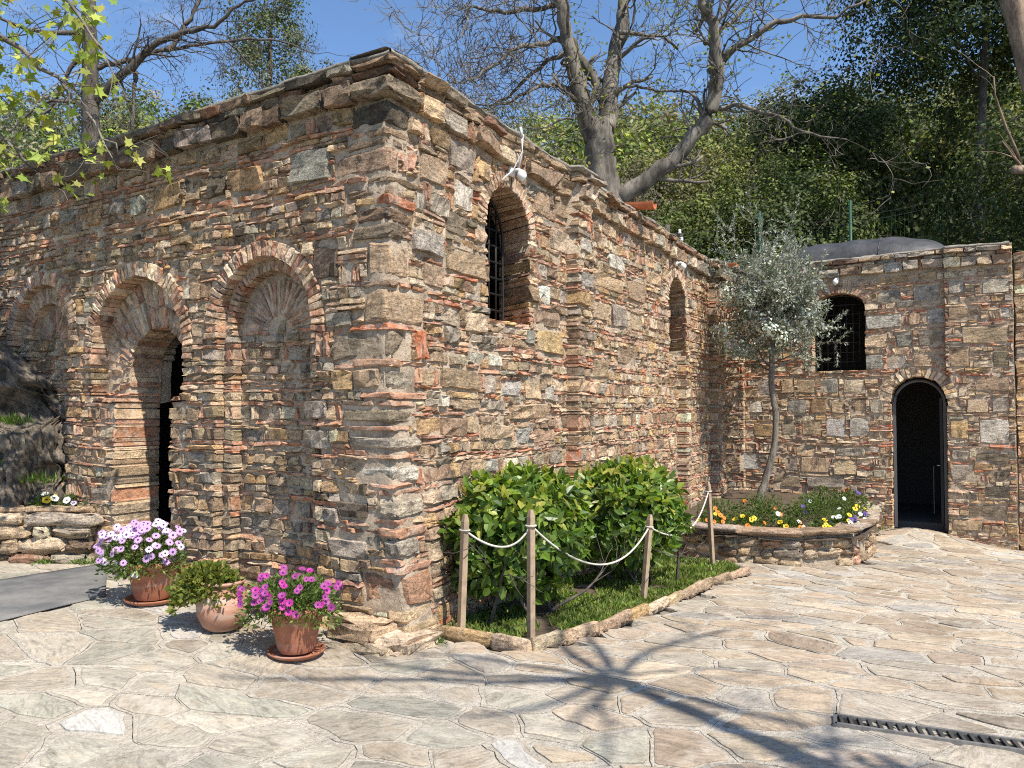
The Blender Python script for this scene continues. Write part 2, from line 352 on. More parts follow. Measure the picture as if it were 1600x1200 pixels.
QUOINS = "3.61 3.78 .32 .22 D;3.53 3.60 .2 .34 R;3.46 3.53 .38 .16 R;3.27 3.46 .5 .1 R;3.20 3.26 .2 .34 R;3.11 3.19 .4 .2 R;3.04 3.11 0.10 .3 K;2.92 3.03 0.28 .22 R;2.80 2.91 0.32 .14 N;2.53 2.79 0.18 .24 T;2.46 2.52 0.24 .12 R;2.21 2.45 0.21 .42 T;2.16 2.21 0.32 .2 K;1.96 2.15 0.50 .26 N;1.90 1.96 0.29 .14 k;1.75 1.88 0.08 .3 G;1.68 1.73 0.24 .42 k;1.62 1.67 0.13 .3 k;1.51 1.61 0.44 .24 N;1.45 1.49 0.36 .2 k;1.32 1.41 0.38 .3 G;1.25 1.29 0.24 .2 k;1.10 1.21 0.34 .26 W;1.05 1.09 0.24 .2 k;1.00 1.04 0.16 .34 k;0.86 0.98 0.16 .3 G;0.80 0.85 0.24 .16 k;0.72 0.79 0.16 .3 k;0.59 0.71 0.13 .2 G;0.53 0.58 0.24 .16 k;0.48 0.53 0.14 .34 k;0.25 0.46 0.34 .34 I;0.14 0.24 0.16 .3 T;-0.02 0.13 0.24 .36 T"

def corner_warp(P):
    """the foot of the corner is battered: it spreads outwards near the ground"""
    dx = P[:, 0] - C0[0]; dy = P[:, 1] - C0[1]
    sa = dx * A1[0] + dy * A1[1]; sb = dx * A2[0] + dy * A2[1]
    t = np.clip(1 - P[:, 2] / 1.9, 0, 1.15) ** 1.2
    k = .2 * t * np.exp(-(np.maximum(sa, 0) / .9) ** 2) * np.exp(-(np.maximum(sb, 0) / 1.2) ** 2)
    P[:, 0] += N2[0] * k; P[:, 1] += N2[1] * k
    return P

class Wall:
    def __init__(w, O, a, n, s0, s1, z0, z1, seed):
        w.O, w.a, w.n, w.s0, w.s1, w.z0, w.z1, w.seed = O, a, n, s0, s1, z0, z1, seed
        w.ns = int(round((s1 - s0) * 100)); w.nz = int(round((z1 - z0) * 100))
        w.S, w.Z = np.meshgrid(s0 + (np.arange(w.ns) + .5) / 100, z0 + (np.arange(w.nz) + .5) / 100)
        w.reg = np.zeros((w.nz, w.ns), np.int16); w.dep = {0: 0.0}; w.dmap = np.zeros((w.nz, w.ns), np.float32)
        w.hole = np.zeros((w.nz, w.ns), bool); w.pieces = []; w.splays = []; w.pf = 1.0
    def region(w, mask, depth):
        rid = len(w.dep); w.dep[rid] = depth; w.reg[mask] = rid; w.dmap[mask] = depth; return rid
    def cut(w, mask): w.hole |= mask; w.reg[mask] = -1; w.dmap[mask] = -.42
    def idx(w, s0, s1, z0, z1):
        return (max(0, int(round((z0 - w.z0) * 100))), min(w.nz, int(round((z1 - w.z0) * 100))),
                max(0, int(round((s0 - w.s0) * 100))), min(w.ns, int(round((s1 - w.s0) * 100))))
    def occupy(w, s0, s1, z0, z1):
        a, b, c, d = w.idx(s0, s1, z0, z1); r = w.reg[a:b, c:d]; r[r >= 0] = -2
    def warp(w, s, z):
        ds = np.empty_like(s); dz = np.empty_like(z)
        for i in range(len(s)):
            dz[i] = .024 * nz(s[i] * .8 + w.seed, z[i] * .8, 3.1) + .009 * nz(s[i] * 3.5, z[i] * 3.5, w.seed)
            ds[i] = .012 * nz(s[i] * 2.2, z[i] * 2.2, w.seed + 9.0)
        return s + ds, z + dz
    def world(w, s, z, d, warp=True):
        s = np.asarray(s, float); z = np.asarray(z, float); d = np.asarray(d, float)
        if warp: s, z = w.warp(s, z)
        P = np.stack([w.O[0] + w.a[0] * s + w.n[0] * d, w.O[1] + w.a[1] * s + w.n[1] * d, z], 1)
        return corner_warp(P)
    def depth_at(w, s, z):
        i = min(max(int((z - w.z0) * 100), 0), w.nz - 1); j = min(max(int((s - w.s0) * 100), 0), w.ns - 1)
        return float(w.dmap[i, j])
    def around(w, s0, s1, z0, z1):
        a, b, c, d = w.idx(s0 - .06, s1 + .06, z0 - .06, z1 + .06)
        m = float(w.dmap[a:b, c:d].min()) if b > a and d > c else 0
        if s1 > w.s1 - .07: m = min(m, -.3)
        return m

def spaced(n, bev):
    if n <= 3: return np.array([-1, -1 + bev, 1 - bev, 1])
    inner = np.linspace(-1 + bev, 1 - bev, n - 1); return np.concatenate([[-1], inner, [1]])
def piece(w, h, proud, back, rough=1.0, rnd=.2, nx=None, ny=None):
    """a rough block: faceted front, rounded edges, sides running back into the wall. -> V (u, v, d), quads"""
    nx = nx or (5 if w > .12 else 3); ny = ny or (4 if h > .1 else 3)
    gu = spaced(nx, min(.5, .014 / w)); gv = spaced(ny, min(.5, .012 / h))
    U, Vv = np.meshgrid(gu, gv); k = rnd
    X = U * np.sqrt(1 - k * Vv ** 2 / 2); Y = Vv * np.sqrt(1 - k * U ** 2 / 2)
    j = min(.17, .018 * rough / min(w, h) * 2) if min(w, h) > .06 else .10
    c = rng.uniform(-j, j, (4, 2)); c[:, 0] *= min(1, h / w * 1.3)
    wa, wb2, wc, wd = (1 - U) * (1 - Vv) / 4, (1 + U) * (1 - Vv) / 4, (1 - U) * (1 + Vv) / 4, (1 + U) * (1 + Vv) / 4
    X = X + wa * c[0, 0] + wb2 * c[1, 0] + wc * c[2, 0] + wd * c[3, 0]
    Y = Y + wa * c[0, 1] + wb2 * c[1, 1] + wc * c[2, 1] + wd * c[3, 1]
    X = X * w / 2 + rng.normal(0, .0035 * rough, X.shape); Y = Y * h / 2 + rng.normal(0, .003 * rough, Y.shape)
    edge = (np.abs(U) > .99) | (np.abs(Vv) > .99); crn = (np.abs(U) > .99) & (np.abs(Vv) > .99)
    tilt = rng.normal(0, .006 * rough, 2)
    Dp = proud + U * tilt[0] + Vv * tilt[1] + rng.normal(0, .0075 * rough, X.shape)
    drop = rng.uniform(.35, .9, X.shape) * min(.018, max(proud, .012))
    Dp = np.where(edge, Dp - drop, Dp); Dp = np.where(crn, Dp - .004, Dp)
    nyv, nxv = X.shape
    V = np.stack([X.ravel(), Y.ravel(), Dp.ravel()], 1)
    I = np.arange(nyv * nxv).reshape(nyv, nxv)
    F = [(I[i, q], I[i, q + 1], I[i + 1, q + 1], I[i + 1, q]) for i in range(nyv - 1) for q in range(nxv - 1)]
    loop = list(I[0, :]) + list(I[1:, -1]) + list(I[-1, -2::-1]) + list(I[-2:0:-1, 0])
    ring = V[loop].copy(); ring[:, 2] = -back; ring[:, :2] *= 1.0; b = len(V)
    V = np.vstack([V, ring]); m = len(loop)
    F += [(loop[(q + 1) % m], loop[q], b + q, b + (q + 1) % m) for q in range(m)]
    return V, [tuple(int(x) for x in f) for f in F]

def tone(key, jit=.16):
    c = np.array(PAL[key]) * np.array((1.16, 1.05, .90)) * (1 + rng.normal(0, jit)) * (1 + rng.normal(0, .02, 3))
    return np.clip(c, .02, .85)
def local_coords(V, strata=True):
    a = rng.normal(0, .16) + (math.pi / 2 if strata and rng.random() < .12 else 0)
    ca, sa = math.cos(a), math.sin(a)
    L = np.stack([V[:, 0] * ca - V[:, 1] * sa, V[:, 0] * sa + V[:, 1] * ca, V[:, 2]], 1)
    return L + rng.uniform(-40, 40, 3)

def lay(W, s, z, w, h, key, name, depth=None, proud=None, back=None, rot=0.0, rough=1.0, rnd=None, gap=.006, occupy=False, tint=None, splay=0.0):
    if depth is None: depth = W.depth_at(s, z)
    isb = name in ('brick', 'voussoir')
    if proud is None: proud = ((rng.uniform(.005, .022) if isb else rng.uniform(.008, .030)) + (.018 if rng.random() < .08 else 0)) * W.pf
    if back is None: back = max(.03, depth - W.around(s - w / 2, s + w / 2, z - h / 2, z + h / 2) + .01)
    if rnd is None: rnd = rng.uniform(.03, .10) if isb else rng.uniform(.04, .20)
    if h > w * 1.6 and not rot:                # upright pieces: build lying and turn
        V, F = piece(h - gap, w - gap, proud, back, rough, rnd); lc = local_coords(V, not isb)
        V = np.stack([V[:, 1], V[:, 0], V[:, 2]], 1); F = [f[::-1] for f in F]
    else:
        V, F = piece(w - gap, h - gap, proud, back, rough, rnd); lc = local_coords(V, not isb)
    r = rot + (rng.normal(0, .012) if not rot else 0); ca, sa = math.cos(r), math.sin(r)
    S = s + V[:, 0] * ca - V[:, 1] * sa; Z = z + V[:, 0] * sa + V[:, 1] * ca
    if not splay and back > .2:
        for c_, r_, zb_ in W.splays:
            if s > c_ and abs(s - c_ - r_) < w / 2 + .09 and z > zb_ - .05: splay = .47
    if splay: S = S + splay * back * (V[:, 2] < -.06)
    P = W.world(S, Z, V[:, 2] + depth)
    t = tone(key) if tint is None else np.array(tint)
    if (W.a[0] * W.n[1] - W.a[1] * W.n[0]) > 0: F = [f[::-1] for f in F]
    W.pieces.append((name, P, F, t, lc, isb))
    if occupy: W.occupy(s - w / 2 - .004, s + w / 2 + .004, z - h / 2 - .004, z + h / 2 + .004)

def runs(ok):
    d = np.diff(np.concatenate([[0], ok.astype(np.int8), [0]])); return list(zip(np.where(d == 1)[0], np.where(d == -1)[0]))
def fill_row(W, z0, z1, typ, stones, bricks):
    i0, i1, _, _ = W.idx(0, 1, z0, z1)
    if i1 - i0 < 3: return
    sub = W.reg[i0:i1]; h = (i1 - i0) / 100; zc = W.z0 + (i0 + i1) / 200
    for rid in W.dep:
        for a, b in runs((sub == rid).all(0)):
            x = W.s0 + a / 100; end = W.s0 + b / 100
            while end - x > .028:
                rem = end - x
                if typ == 'brick': w = rng.uniform(.14, .33)
                elif typ == 'rubble': w = rng.uniform(.09, .26)
                else:
                    if rng.random() < .36 and rem > .05 and h > .09:
                        for _ in range(rng.integers(1, 3)):
                            w = min(rng.uniform(.036, .052), end - x)
                            if w > .03: lay(W, x + w / 2, zc, w, h * rng.uniform(.88, 1), rng.choice(list(bricks)), 'brick')
                            x += w
                        continue
                    w = h * rng.uniform(.8, 2.2)
                if rem - w < .06: w = rem
                w = min(w, rem, .48)
                if typ == 'brick' and rng.random() < .8: lay(W, x + w / 2, zc, w, h, rng.choice(list(bricks)), 'brick')
                else: lay(W, x + w / 2, zc + rng.normal(0, .003), w, h * rng.uniform(.9, 1.0), rng.choice(list(stones)), 'stone')
                x += w
            W.reg[i0:i1, a:b] = -2
def fill(W, zs, stones=STONES, bricks=BRICKS, style=(.16, .24), nb=(1, 3), rub=.3):
    z = zs
    while z < W.z1:
        h = rng.uniform(*style); fill_row(W, z, z + h, 'stone', stones, bricks); z += h
        for _ in range(rng.integers(*nb)):
            h = rng.uniform(.031, .046); fill_row(W, z, z + h, 'brick', stones, bricks); z += h
        if rng.random() < rub:
            h = rng.uniform(.045, .07); fill_row(W, z, z + h, 'rubble', stones, bricks); z += h
    for hh in (.10, .06, .04):
        for k in range(int((W.z1 - W.z0) / hh * 2)):
            fill_row(W, W.z0 + k * hh / 2, W.z0 + k * hh / 2 + hh, 'rubble' if hh > .05 else 'brick', stones, bricks)

def ring(W, cs, cz, r0, r1, a0, a1, thick, keys, depth=None, name='voussoir', back=None, aspect=1.0, splay=0.0):
    n = max(3, int((a1 - a0) * (r0 + r1) / 2 / thick))
    for k in range(n):
        a = a0 + (a1 - a0) * (k + .5) / n + rng.normal(0, .003)
        rm = (r0 + r1) / 2 + rng.normal(0, .002); L = (r1 - r0) * rng.uniform(.96, 1.02)
        t = (a1 - a0) * (r0 + r1) / 2 / n
        s, z = cs + rm * math.cos(a), cz + rm * math.sin(a) * aspect
        lay(W, s, z, L, t, rng.choice(list(keys)), name, depth=depth, rot=a, gap=.009, back=back, proud=rng.uniform(.010, .020), rough=.6, splay=splay * max(0, math.cos(a)))
    rr = np.hypot(W.S - cs, (W.Z - cz) / aspect); an = np.arctan2((W.Z - cz) / aspect, W.S - cs)
    m = (rr > r0 - .005) & (rr < r1 + .005) & (an > a0 - .01) & (an < a1 + .01); W.reg[m & (W.reg >= 0)] = -2

def rough_box(P0, ax, ay, az, h, seg=(4, 3, 3), jit=.008, rnd=.018):
    """a rough block with all six sides. P0 centre, unit axes, half sizes"""
    V = {}; verts = []; F = []
    def vid(i, j, k):
        q = (i, j, k)
        if q not in V: V[q] = len(verts); verts.append(q)
        return V[q]
    a, b, c = seg
    for i in range(a):
        for j in range(b):
            for k in (0, c): F.append([vid(i, j, k), vid(i + 1, j, k), vid(i + 1, j + 1, k), vid(i, j + 1, k)][::(1 if k else -1)])
    for i in range(a):
        for k in range(c):
            for j in (0, b): F.append([vid(i, j, k), vid(i + 1, j, k), vid(i + 1, j, k + 1), vid(i, j, k + 1)][::(-1 if j else 1)])
    for j in range(b):
        for k in range(c):
            for i in (0, a): F.append([vid(i, j, k), vid(i, j + 1, k), vid(i, j + 1, k + 1), vid(i, j, k + 1)][::(1 if i else -1)])
    G = np.array(verts, float); G = G / np.array(seg) * 2 - 1
    # edge loops pulled near the rims, rims rounded
    H = np.array(h); Lc = np.empty_like(G)
    for d in range(3):
        g = G[:, d]; lim = 1 - min(.5, .03 / h[d]); sgn = np.sign(g); m = np.abs(g) < .999
        Lc[:, d] = np.where(m, g / max(1e-6, (1 - 2 / seg[d]) if seg[d] > 2 else 1) * lim if seg[d] > 2 else g, g)
    n_out = (np.abs(G) > .999).sum(1)
    L = Lc * H
    sh = np.where(n_out >= 2, rnd * (n_out - 1) * .55, 0)[:, None]
    L = L - np.sign(G) * (np.abs(G) > .999) * np.minimum(sh, H * .3)
    L = L + rng.normal(0, jit, L.shape)
    cj = rng.uniform(-1, 1, (2, 2, 2, 3)) * np.minimum(H * .16, .03)
    T = (L / H + 1) / 2
    for i in (0, 1):
        for j in (0, 1):
            for k in (0, 1):
                wgt = (T[:, 0] if i else 1 - T[:, 0]) * (T[:, 1] if j else 1 - T[:, 1]) * (T[:, 2] if k else 1 - T[:, 2])
                L = L + wgt[:, None] * cj[i, j, k]
    P = np.asarray(P0) + L[:, :1] * np.asarray(ax) + L[:, 1:2] * np.asarray(ay) + L[:, 2:] * np.asarray(az)
    lc = np.stack([L[:, 0] + L[:, 1] * .6, L[:, 2], L[:, 1]], 1) + rng.uniform(-40, 40, 3)
    return P, [tuple(f) for f in F], lc

FOC = 1200.0
def screen(P):
    y = max(P[1], .3); return 800 + FOC * P[0] / y, 640 - FOC * (P[2] - 1.6) / y
def emit(pieces, root, mats, limit=300, rest_parent=None, labels=None):
    """largest `limit` of each name become parts of their own, the rest one joined part. pieces: (name, P, F, tint, lc, matkey, parent)"""
    by = {}
    for p in pieces: by.setdefault(p[0], []).append(p)
    for name, lst in by.items():
        def vis(p):
            c = p[1].mean(0); x, y = screen(c); e = p[1].max(0) - p[1].min(0)
            inside = -15 < x < 1615 and -15 < y < 1215
            return (np.linalg.norm(e) ** 2 / (c[1] ** 2 + c[0] ** 2)) * (1 if inside else .001)
        lst.sort(key=vis, reverse=True)
        for p in lst[:limit]:
            c = p[1].mean(0)
            me = np_mesh(name, p[1] - c, p[2], p[3], p[4], False)
            obj(name, me, mats[p[5]], p[6], loc=c)
        rest = lst[limit:]
        groups = {}
        for p in rest: groups.setdefault(id(p[6]), []).append(p)
        for g in groups.values():
            Vs, Fs, Ts, Ls, b = [], [], [], [], 0
            for p in g:
                Vs.append(p[1]); Fs += [tuple(i + b for i in f) for f in p[2]]; b += len(p[1])
                Ts.append(np.tile(p[3], (len(p[1]), 1))); Ls.append(p[4])
            me = np_mesh('small_' + name + 's', np.vstack(Vs), Fs, np.vstack(Ts), np.vstack(Ls), False)
            o = obj('small_' + name + 's', me, mats[g[0][5]], g[0][6]); o['kind'] = 'stuff'

def core(W, name, parent, res=.03, reveal=.42, mat=None):
    """the mortar body of the wall: a rough sheet that follows niches and pilasters, with reveals at the openings"""
    ns = int((W.s1 - W.s0) / res); nzz = int((W.z1 - W.z0) / res)
    s = np.linspace(W.s0, W.s1, ns + 1); z = np.linspace(W.z0, W.z1, nzz + 1); S, Z = np.meshgrid(s, z)
    jj = np.clip(((S - W.s0) * 100).astype(int), 0, W.ns - 1); ii = np.clip(((Z - W.z0) * 100).astype(int), 0, W.nz - 1)
    er = 4; big = np.pad(np.where(W.hole, 9.0, W.dmap), er, mode='edge'); low = W.dmap * 0 + 9
    for di in range(-er, er + 1, 2):
        for dj in range(-er, er + 1, 2): low = np.minimum(low, big[er + di:er + di + W.nz, er + dj:er + dj + W.ns])
    hb = np.pad(W.hole, 3); fat = np.zeros_like(W.hole)
    for di in (-3, 0, 3):
        for dj in (-3, 0, 3): fat |= hb[3 + di:3 + di + W.nz, 3 + dj:3 + dj + W.ns]
    low[low > 5] = 0
    D = low[ii, jj]
    fl = np.array([.013 * nz(a * 6, b * 6, W.seed) + .010 * nz(a * 27, b * 27, W.seed + 4) for a, b in zip(S.ravel(), Z.ravel())]).reshape(S.shape)
    if W.s0 == 0: D = D - .035 * (S < .02)
    V = W.world(S.ravel(), Z.ravel(), (D + fl).ravel() + .002)
    sc = (S[:-1, :-1] + S[1:, 1:]) / 2; zc = (Z[:-1, :-1] + Z[1:, 1:]) / 2
    hj = np.clip(((sc - W.s0) * 100).astype(int), 0, W.ns - 1); hi = np.clip(((zc - W.z0) * 100).astype(int), 0, W.nz - 1)
    keep = ~fat[hi, hj]
    I = np.arange(S.size).reshape(S.shape)
    q = np.stack([I[:-1, :-1], I[:-1, 1:], I[1:, 1:], I[1:, :-1]], -1)[keep]
    F = [tuple(map(int, f)) for f in q]
    inner = {}; extra = []
    def back(i):
        if i not in inner:
            inner[i] = len(V) + len(extra); sp = .47 * reveal if any(abs(S.flat[i] - c_ - r_) < .12 and Z.flat[i] > zb_ - .1 for c_, r_, zb_ in W.splays) else 0; extra.append((V[i, 0] - W.n[0] * reveal + W.a[0] * sp, V[i, 1] - W.n[1] * reveal + W.a[1] * sp, V[i, 2]))
        return inner[i]
    for i in range(nzz):
        for j in range(ns - 1):
            if keep[i, j] != keep[i, j + 1]:
                a, b = int(I[i, j + 1]), int(I[i + 1, j + 1]); F.append((a, b, back(b), back(a)))
    for i in range(nzz - 1):
        for j in range(ns):
            if keep[i, j] != keep[i + 1, j]:
                a, b = int(I[i + 1, j]), int(I[i + 1, j + 1]); F.append((a, b, back(b), back(a)))
    if extra: V = np.vstack([V, np.array(extra)])
    return obj(name, np_mesh(name, V, F, smooth=True), mat or M_MORTAR, parent)

def coping(W, name, parent, s0, s1, z=4.085, out=.075):
    prof = [(.02, -.03), (out, -.012), (out, .012), (out - .05, .03), (-.15, .04), (-.30, .03), (-.30, -.03)]
    s = np.arange(s0, s1 + .02, .05); V = []
    for x in s:
        d0 = max(0, W.depth_at(x, z - .3))
        for k, (d, h) in enumerate(prof):
            q = nz(x * 4, k * 1.7, W.seed); V.append((x, z + h + .016 * q + .012 * nz(x * 15, k, 2), d + d0 + .025 * nz(x * 3, k * .9, 7 + W.seed)))
    V = np.array(V); P = W.world(V[:, 0], V[:, 1], V[:, 2]); m = len(prof)
    F = [(i * m + k, i * m + k + 1, (i + 1) * m + k + 1, (i + 1) * m + k) for i in range(len(s) - 1) for k in range(m - 1)]
    return obj(name, np_mesh(name, P, F, smooth=True), M_COPING, parent)
M_COPING = mat_mortar('weathered_coping', (.36, .32, .265), (.17, .15, .12))

def cornice(W, s0, s1, keys, zb=3.79):
    """two oversailing courses under the coping"""
    for z0, z1, pr, wr, nm in ((zb, zb + .15, .085, (.16, .46), 0), (zb + .15, zb + .21, .06, (.15, .4), 1), (zb + .21, zb + .275, .095, (.16, .42), 1)):
        x = s0
        while x < s1 - .03:
            w = min(rng.uniform(*wr), s1 - x)
            if s1 - x - w < .08: w = s1 - x
            if nm == 0 and rng.random() < .3: w = min(rng.uniform(.045, .06), s1 - x); k = rng.choice(list('hbk')); p = pr - .03
            else: k = rng.choice(list(keys if nm == 0 else keys + 'Rbk')); p = pr + rng.normal(0, .012)
            zz = (z0 + z1) / 2 + rng.normal(0, .006)
            d0 = max(0, W.depth_at(x + w / 2, z0 - .2))
            lay(W, x + w / 2, zz, w, z1 - z0, k, 'cornice_stone', depth=d0, proud=p, back=.05, rough=1.5, rnd=.12)
            x += w
    W.occupy(W.s0, W.s1, zb - .005, W.z1)

# ---------------------------------------------------------------- chapel: front wall and side wall
chapel = empty('stone_chapel', (float(C0[0]), float(C0[1]), 0)); bpy.context.view_layer.update()
tag(chapel, 'old chapel of stone and brick with blind arches, arched doorway and projecting corner', 'chapel')
ORIG = empty('tmp'); bpy.data.objects.remove(ORIG)
chapel.location = (0, 0, 0)

W1 = Wall(C0, A1, N1, 0, 6.2, -.2, 4.1, 1.0); W1.pf = 1.05
W2 = Wall(C0, A2, N2, 0, 9.66, -.62, 4.1, 5.0)
def arch_mask(W, cs, cz, r, zb=-9): return (np.hypot(W.S - cs, W.Z - cz) < r) & (W.Z >= cz) | (np.abs(W.S - cs) < r) & (W.Z < cz) & (W.Z > zb)
# blind arches
AR3 = (1.265, 2.255); AR2 = (2.92, 2.11); AR1 = (4.50, 2.33); DOOR = (2.80, 1.93, .40)
W1.region(arch_mask(W1, *AR3, .535), -.08); W1.region(arch_mask(W1, *AR3, .44), -.17)
W1.region(arch_mask(W1, *AR1, .52), -.07); W1.region(arch_mask(W1, *AR1, .34), -.15)
W1.region(arch_mask(W1, *AR2, .665, 1.72), -.14)
W1.cut(arch_mask(W1, *DOOR))
# side wall: windows and pilasters
WIN1 = (1.725, 3.2, .385, 2.38); WIN2 = (6.78, 3.10, .43, 2.45)
W2.region((W2.S > 3.34), .02); W2.region((W2.S > 2.93) & (W2.S <= 3.34), .13); W2.region((W2.S > 8.55) & (W2.S < 9.15), .15); W2.region((np.abs(W2.S - 6.78) < .43) & (W2.Z < 2.45), -.12)
for c, zc, r, zb in (WIN1, WIN2): W2.cut(arch_mask(W2, c, zc, r, zb)); W2.splays.append((c, r, zb))

for q in QUOINS.split(';'):
    z0, z1, l1, l2, k = q.split(); z0, z1, l1, l2 = float(z0), float(z1), float(l1), float(l2)
    pr = rng.uniform(.008, .026); h = (z1 - z0) / 2 - .003
    a, b, c = (l1 + pr) / 2, (l2 + pr) / 2, h
    ctr = C0 + A1 * (l1 - pr) / 2 + A2 * (l2 - pr) / 2
    seg = (5, 5, 4) if h > .05 else (4, 4, 3)
    P, F, lc = rough_box((*ctr, (z0 + z1) / 2), (*A1, 0), (*A2, 0), (0, 0, 1), (a, b, c), seg, .0045 if k not in 'kK' else .003, .014 if k not in 'kK' else .007)
    P[:, 2] += .012 * nz(z0 * 3, 1.3)
    P = corner_warp(P); F = [f[::-1] for f in F]
    W1.pieces.append(('brick' if k in 'kK' else 'quoin', P, F, tone(k), lc, k in 'kK'))
    W1.occupy(-1, l1, z0 - .006, z1 + .006); W2.occupy(-1, l2, z0 - .006, z1 + .006)
# loose boulders at the foot of the corner
for (sx, nn, z, hx, hy, hz, k) in ((.12, .10, .10, .22, .14, .075, 'T'), (-.02, .16, -.01, .2, .13, .06, 'P'), (.42, .05, .03, .16, .1, .06, 'O'), (-.17, .02, .03, .16, .2, .06, 'P'), (-.1, -.25, .02, .12, .16, .07, 'T')):
    ctr = C0 + A1 * sx + N1 * nn; P, F, lc = rough_box((*ctr, z), (*A1, 0), (*N1, 0), (0, 0, 1), (hx, hy, hz), (5, 4, 4), .012, .05)
    W1.pieces.append(('quoin', P, [f for f in F], tone(k), lc, False))

for W, c, zc, r in ((W1, AR3[0], AR3[1], .535), (W1, AR2[0], AR2[1], .668), (W1, AR1[0], AR1[1], .52)):
    ring(W, c, zc, r, r + .145, -.12, math.pi + .12, .056, 'hhkPeThkh', depth=0.012)
ring(W1, AR3[0], AR3[1], .44, .53, .0, math.pi, .05, 'hhkbRTe', depth=-.08)
ring(W1, AR1[0], AR1[1], .34, .512, .0, math.pi, .05, 'hhkbRT', depth=-.07)
ring(W1, AR3[0], AR3[1] - .02, .12, .42, .05, math.pi - .05, .042, 'hbRkRhb', depth=-.17)
ring(W1, AR1[0], AR1[1] - .02, .08, .32, .05, math.pi - .05, .04, 'hbRkRb', depth=-.15)
# fan of long bricks between the doorway and its outer arch
nf = 34
for k in range(nf):
    a = -.25 + (math.pi + .5) * (k + .5) / nf; dx, dz = math.cos(a), math.sin(a)
    ox, oz = DOOR[0] - AR2[0], DOOR[1] - AR2[1]; bq = ox * dx + oz * dz; cq = ox * ox + oz * oz - .655 ** 2
    rt = -bq + math.sqrt(bq * bq - cq); r0 = .41
    if rt - r0 < .06: continue
    cuts = [r0, rt] if rt - r0 < .26 else [r0, r0 + (rt - r0) * rng.uniform(.4, .65), rt]
    for p, q in zip(cuts[:-1], cuts[1:]):
        rm = (p + q) / 2; th = (math.pi + .5) * rm / nf
        lay(W1, DOOR[0] + rm * dx, DOOR[1] + rm * dz, q - p, th, rng.choice(list('hhTRkhbP')), 'voussoir', depth=-.14, rot=a, gap=.008, proud=rng.uniform(.004, .016), back=.30 if p == r0 else .03)
m = arch_mask(W1, *AR2, .665, 1.75) & (W1.Z > 1.80); W1.reg[m & (W1.reg >= 0)] = -2
for c, zc, r, zb in (WIN1, WIN2): ring(W2, c, zc, r + .003, r + .15, -.1, math.pi + .1, .052, 'hTTPkRh', back=.42, splay=.47)

cornice(W1, .30, 6.2, 'DDRRNGRN', 3.795); cornice(W2, .30, 9.66, 'TRRGNTPR', 3.79)
for z0, z1, pr, k in ((3.80, 3.94, .085, 'N'), (3.95, 4.005, .06, 'b'), (4.01, 4.06, .085, 'R')):
    ctr = C0 + A1 * (.15 - pr / 2) + A2 * (.15 - pr / 2)
    P, F, lc = rough_box((*ctr, (z0 + z1) / 2), (*A1, 0), (*A2, 0), (0, 0, 1), (.15 + pr / 2, .15 + pr / 2, (z1 - z0) / 2 - .002), (5, 5, 4), .008, .03)
    W1.pieces.append(('cornice_stone', P, [f[::-1] for f in F], tone(k), lc, False))
FE = [f.split() for f in FEATS.replace('\n', '').split(';')]
def features(W, num):
    for f in FE:
        if int(f[0]) != num: continue
        s, z, w, h, k = float(f[1]), float(f[2]), float(f[3]), float(f[4]), f[5]
        i, i2, j, j2 = W.idx(s - w / 2, s + w / 2, z - h / 2, z + h / 2)
        if i2 <= i or j2 <= j: continue
        sub = W.reg[i:i2, j:j2]; fr = sub >= 0
        if fr.mean() < .75: continue
        cols = np.where(fr.mean(0) > .6)[0]
        if len(cols) < 3: continue
        s = W.s0 + (j + (cols[0] + cols[-1] + 1) / 2) / 100; w = (cols[-1] - cols[0] + 1) / 100
        lay(W, s, z, w, h, k, 'brick' if k in 'kK' else 'stone', proud=rng.uniform(.016, .034) * W.pf, occupy=True, rough=1.2 * W.pf)
features(W1, 1); features(W2, 2)
fill(W1, -.16, 'TTTTGGOORRPPNT', 'kkehhebTkhe', (.065, .135), (1, 4), .55)
fill(W2, -.58, 'TTTTOORRRGGPPN', 'kkkheeKhheb', (.065, .14), (1, 4), .45)

front = core(W1, 'wall', chapel); side = core(W2, 'wall', chapel)
front['label'] = 'front wall with blind arches and doorway'; side['label'] = 'side wall with arched windows'
allp = [(p[0], p[1], p[2], p[3], p[4], 1 if p[5] else (2 if p[0] == 'cornice_stone' or p[1][:, 2].mean() > 2.75 + .5 * nz(p[1][0, 0] * 2, p[1][0, 2] * 2) else 0), front) for p in W1.pieces] + [(p[0], p[1], p[2], p[3], p[4], 1 if p[5] else 0, side) for p in W2.pieces]
emit(allp, chapel, (M_STONE, M_BRICK, M_LICHEN))
coping(W1, 'coping', chapel, -.07, 6.2); coping(W2, 'coping', chapel, -.07, 9.66)

def slab(name, pts, z0, z1, mat, parent):
    b = MB(); n = len(pts)
    b.add([(p[0], p[1], z0) for p in pts] + [(p[0], p[1], z1) for p in pts],
          [tuple(range(n - 1, -1, -1)), tuple(range(n, 2 * n))] + [(i, (i + 1) % n, n + (i + 1) % n, n + i) for i in range(n)])
    return obj(name, b.mesh(name), mat, parent)
def strip(O, a, n, s0, s1, d0, d1): return [O + a * s0 + n * d0, O + a * s1 + n * d0, O + a * s1 + n * d1, O + a * s0 + n * d1]
c4 = C0 + A1 * 6.2 + A2 * 9.66
slab('roof', [C0 - N1 * .3 - N2 * .3, C0 + A1 * 6.2 - N1 * .3, c4, C0 + A2 * 9.66 - N2 * .3], 3.92, 4.04, M_COPING, chapel)
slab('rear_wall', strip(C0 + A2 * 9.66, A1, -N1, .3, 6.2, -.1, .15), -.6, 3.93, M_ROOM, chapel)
slab('rear_wall', strip(C0 + A1 * 6.1, A2, -N2, 0.02, 9.6, 0, .1), -.3, 3.93, M_ROOM, chapel)
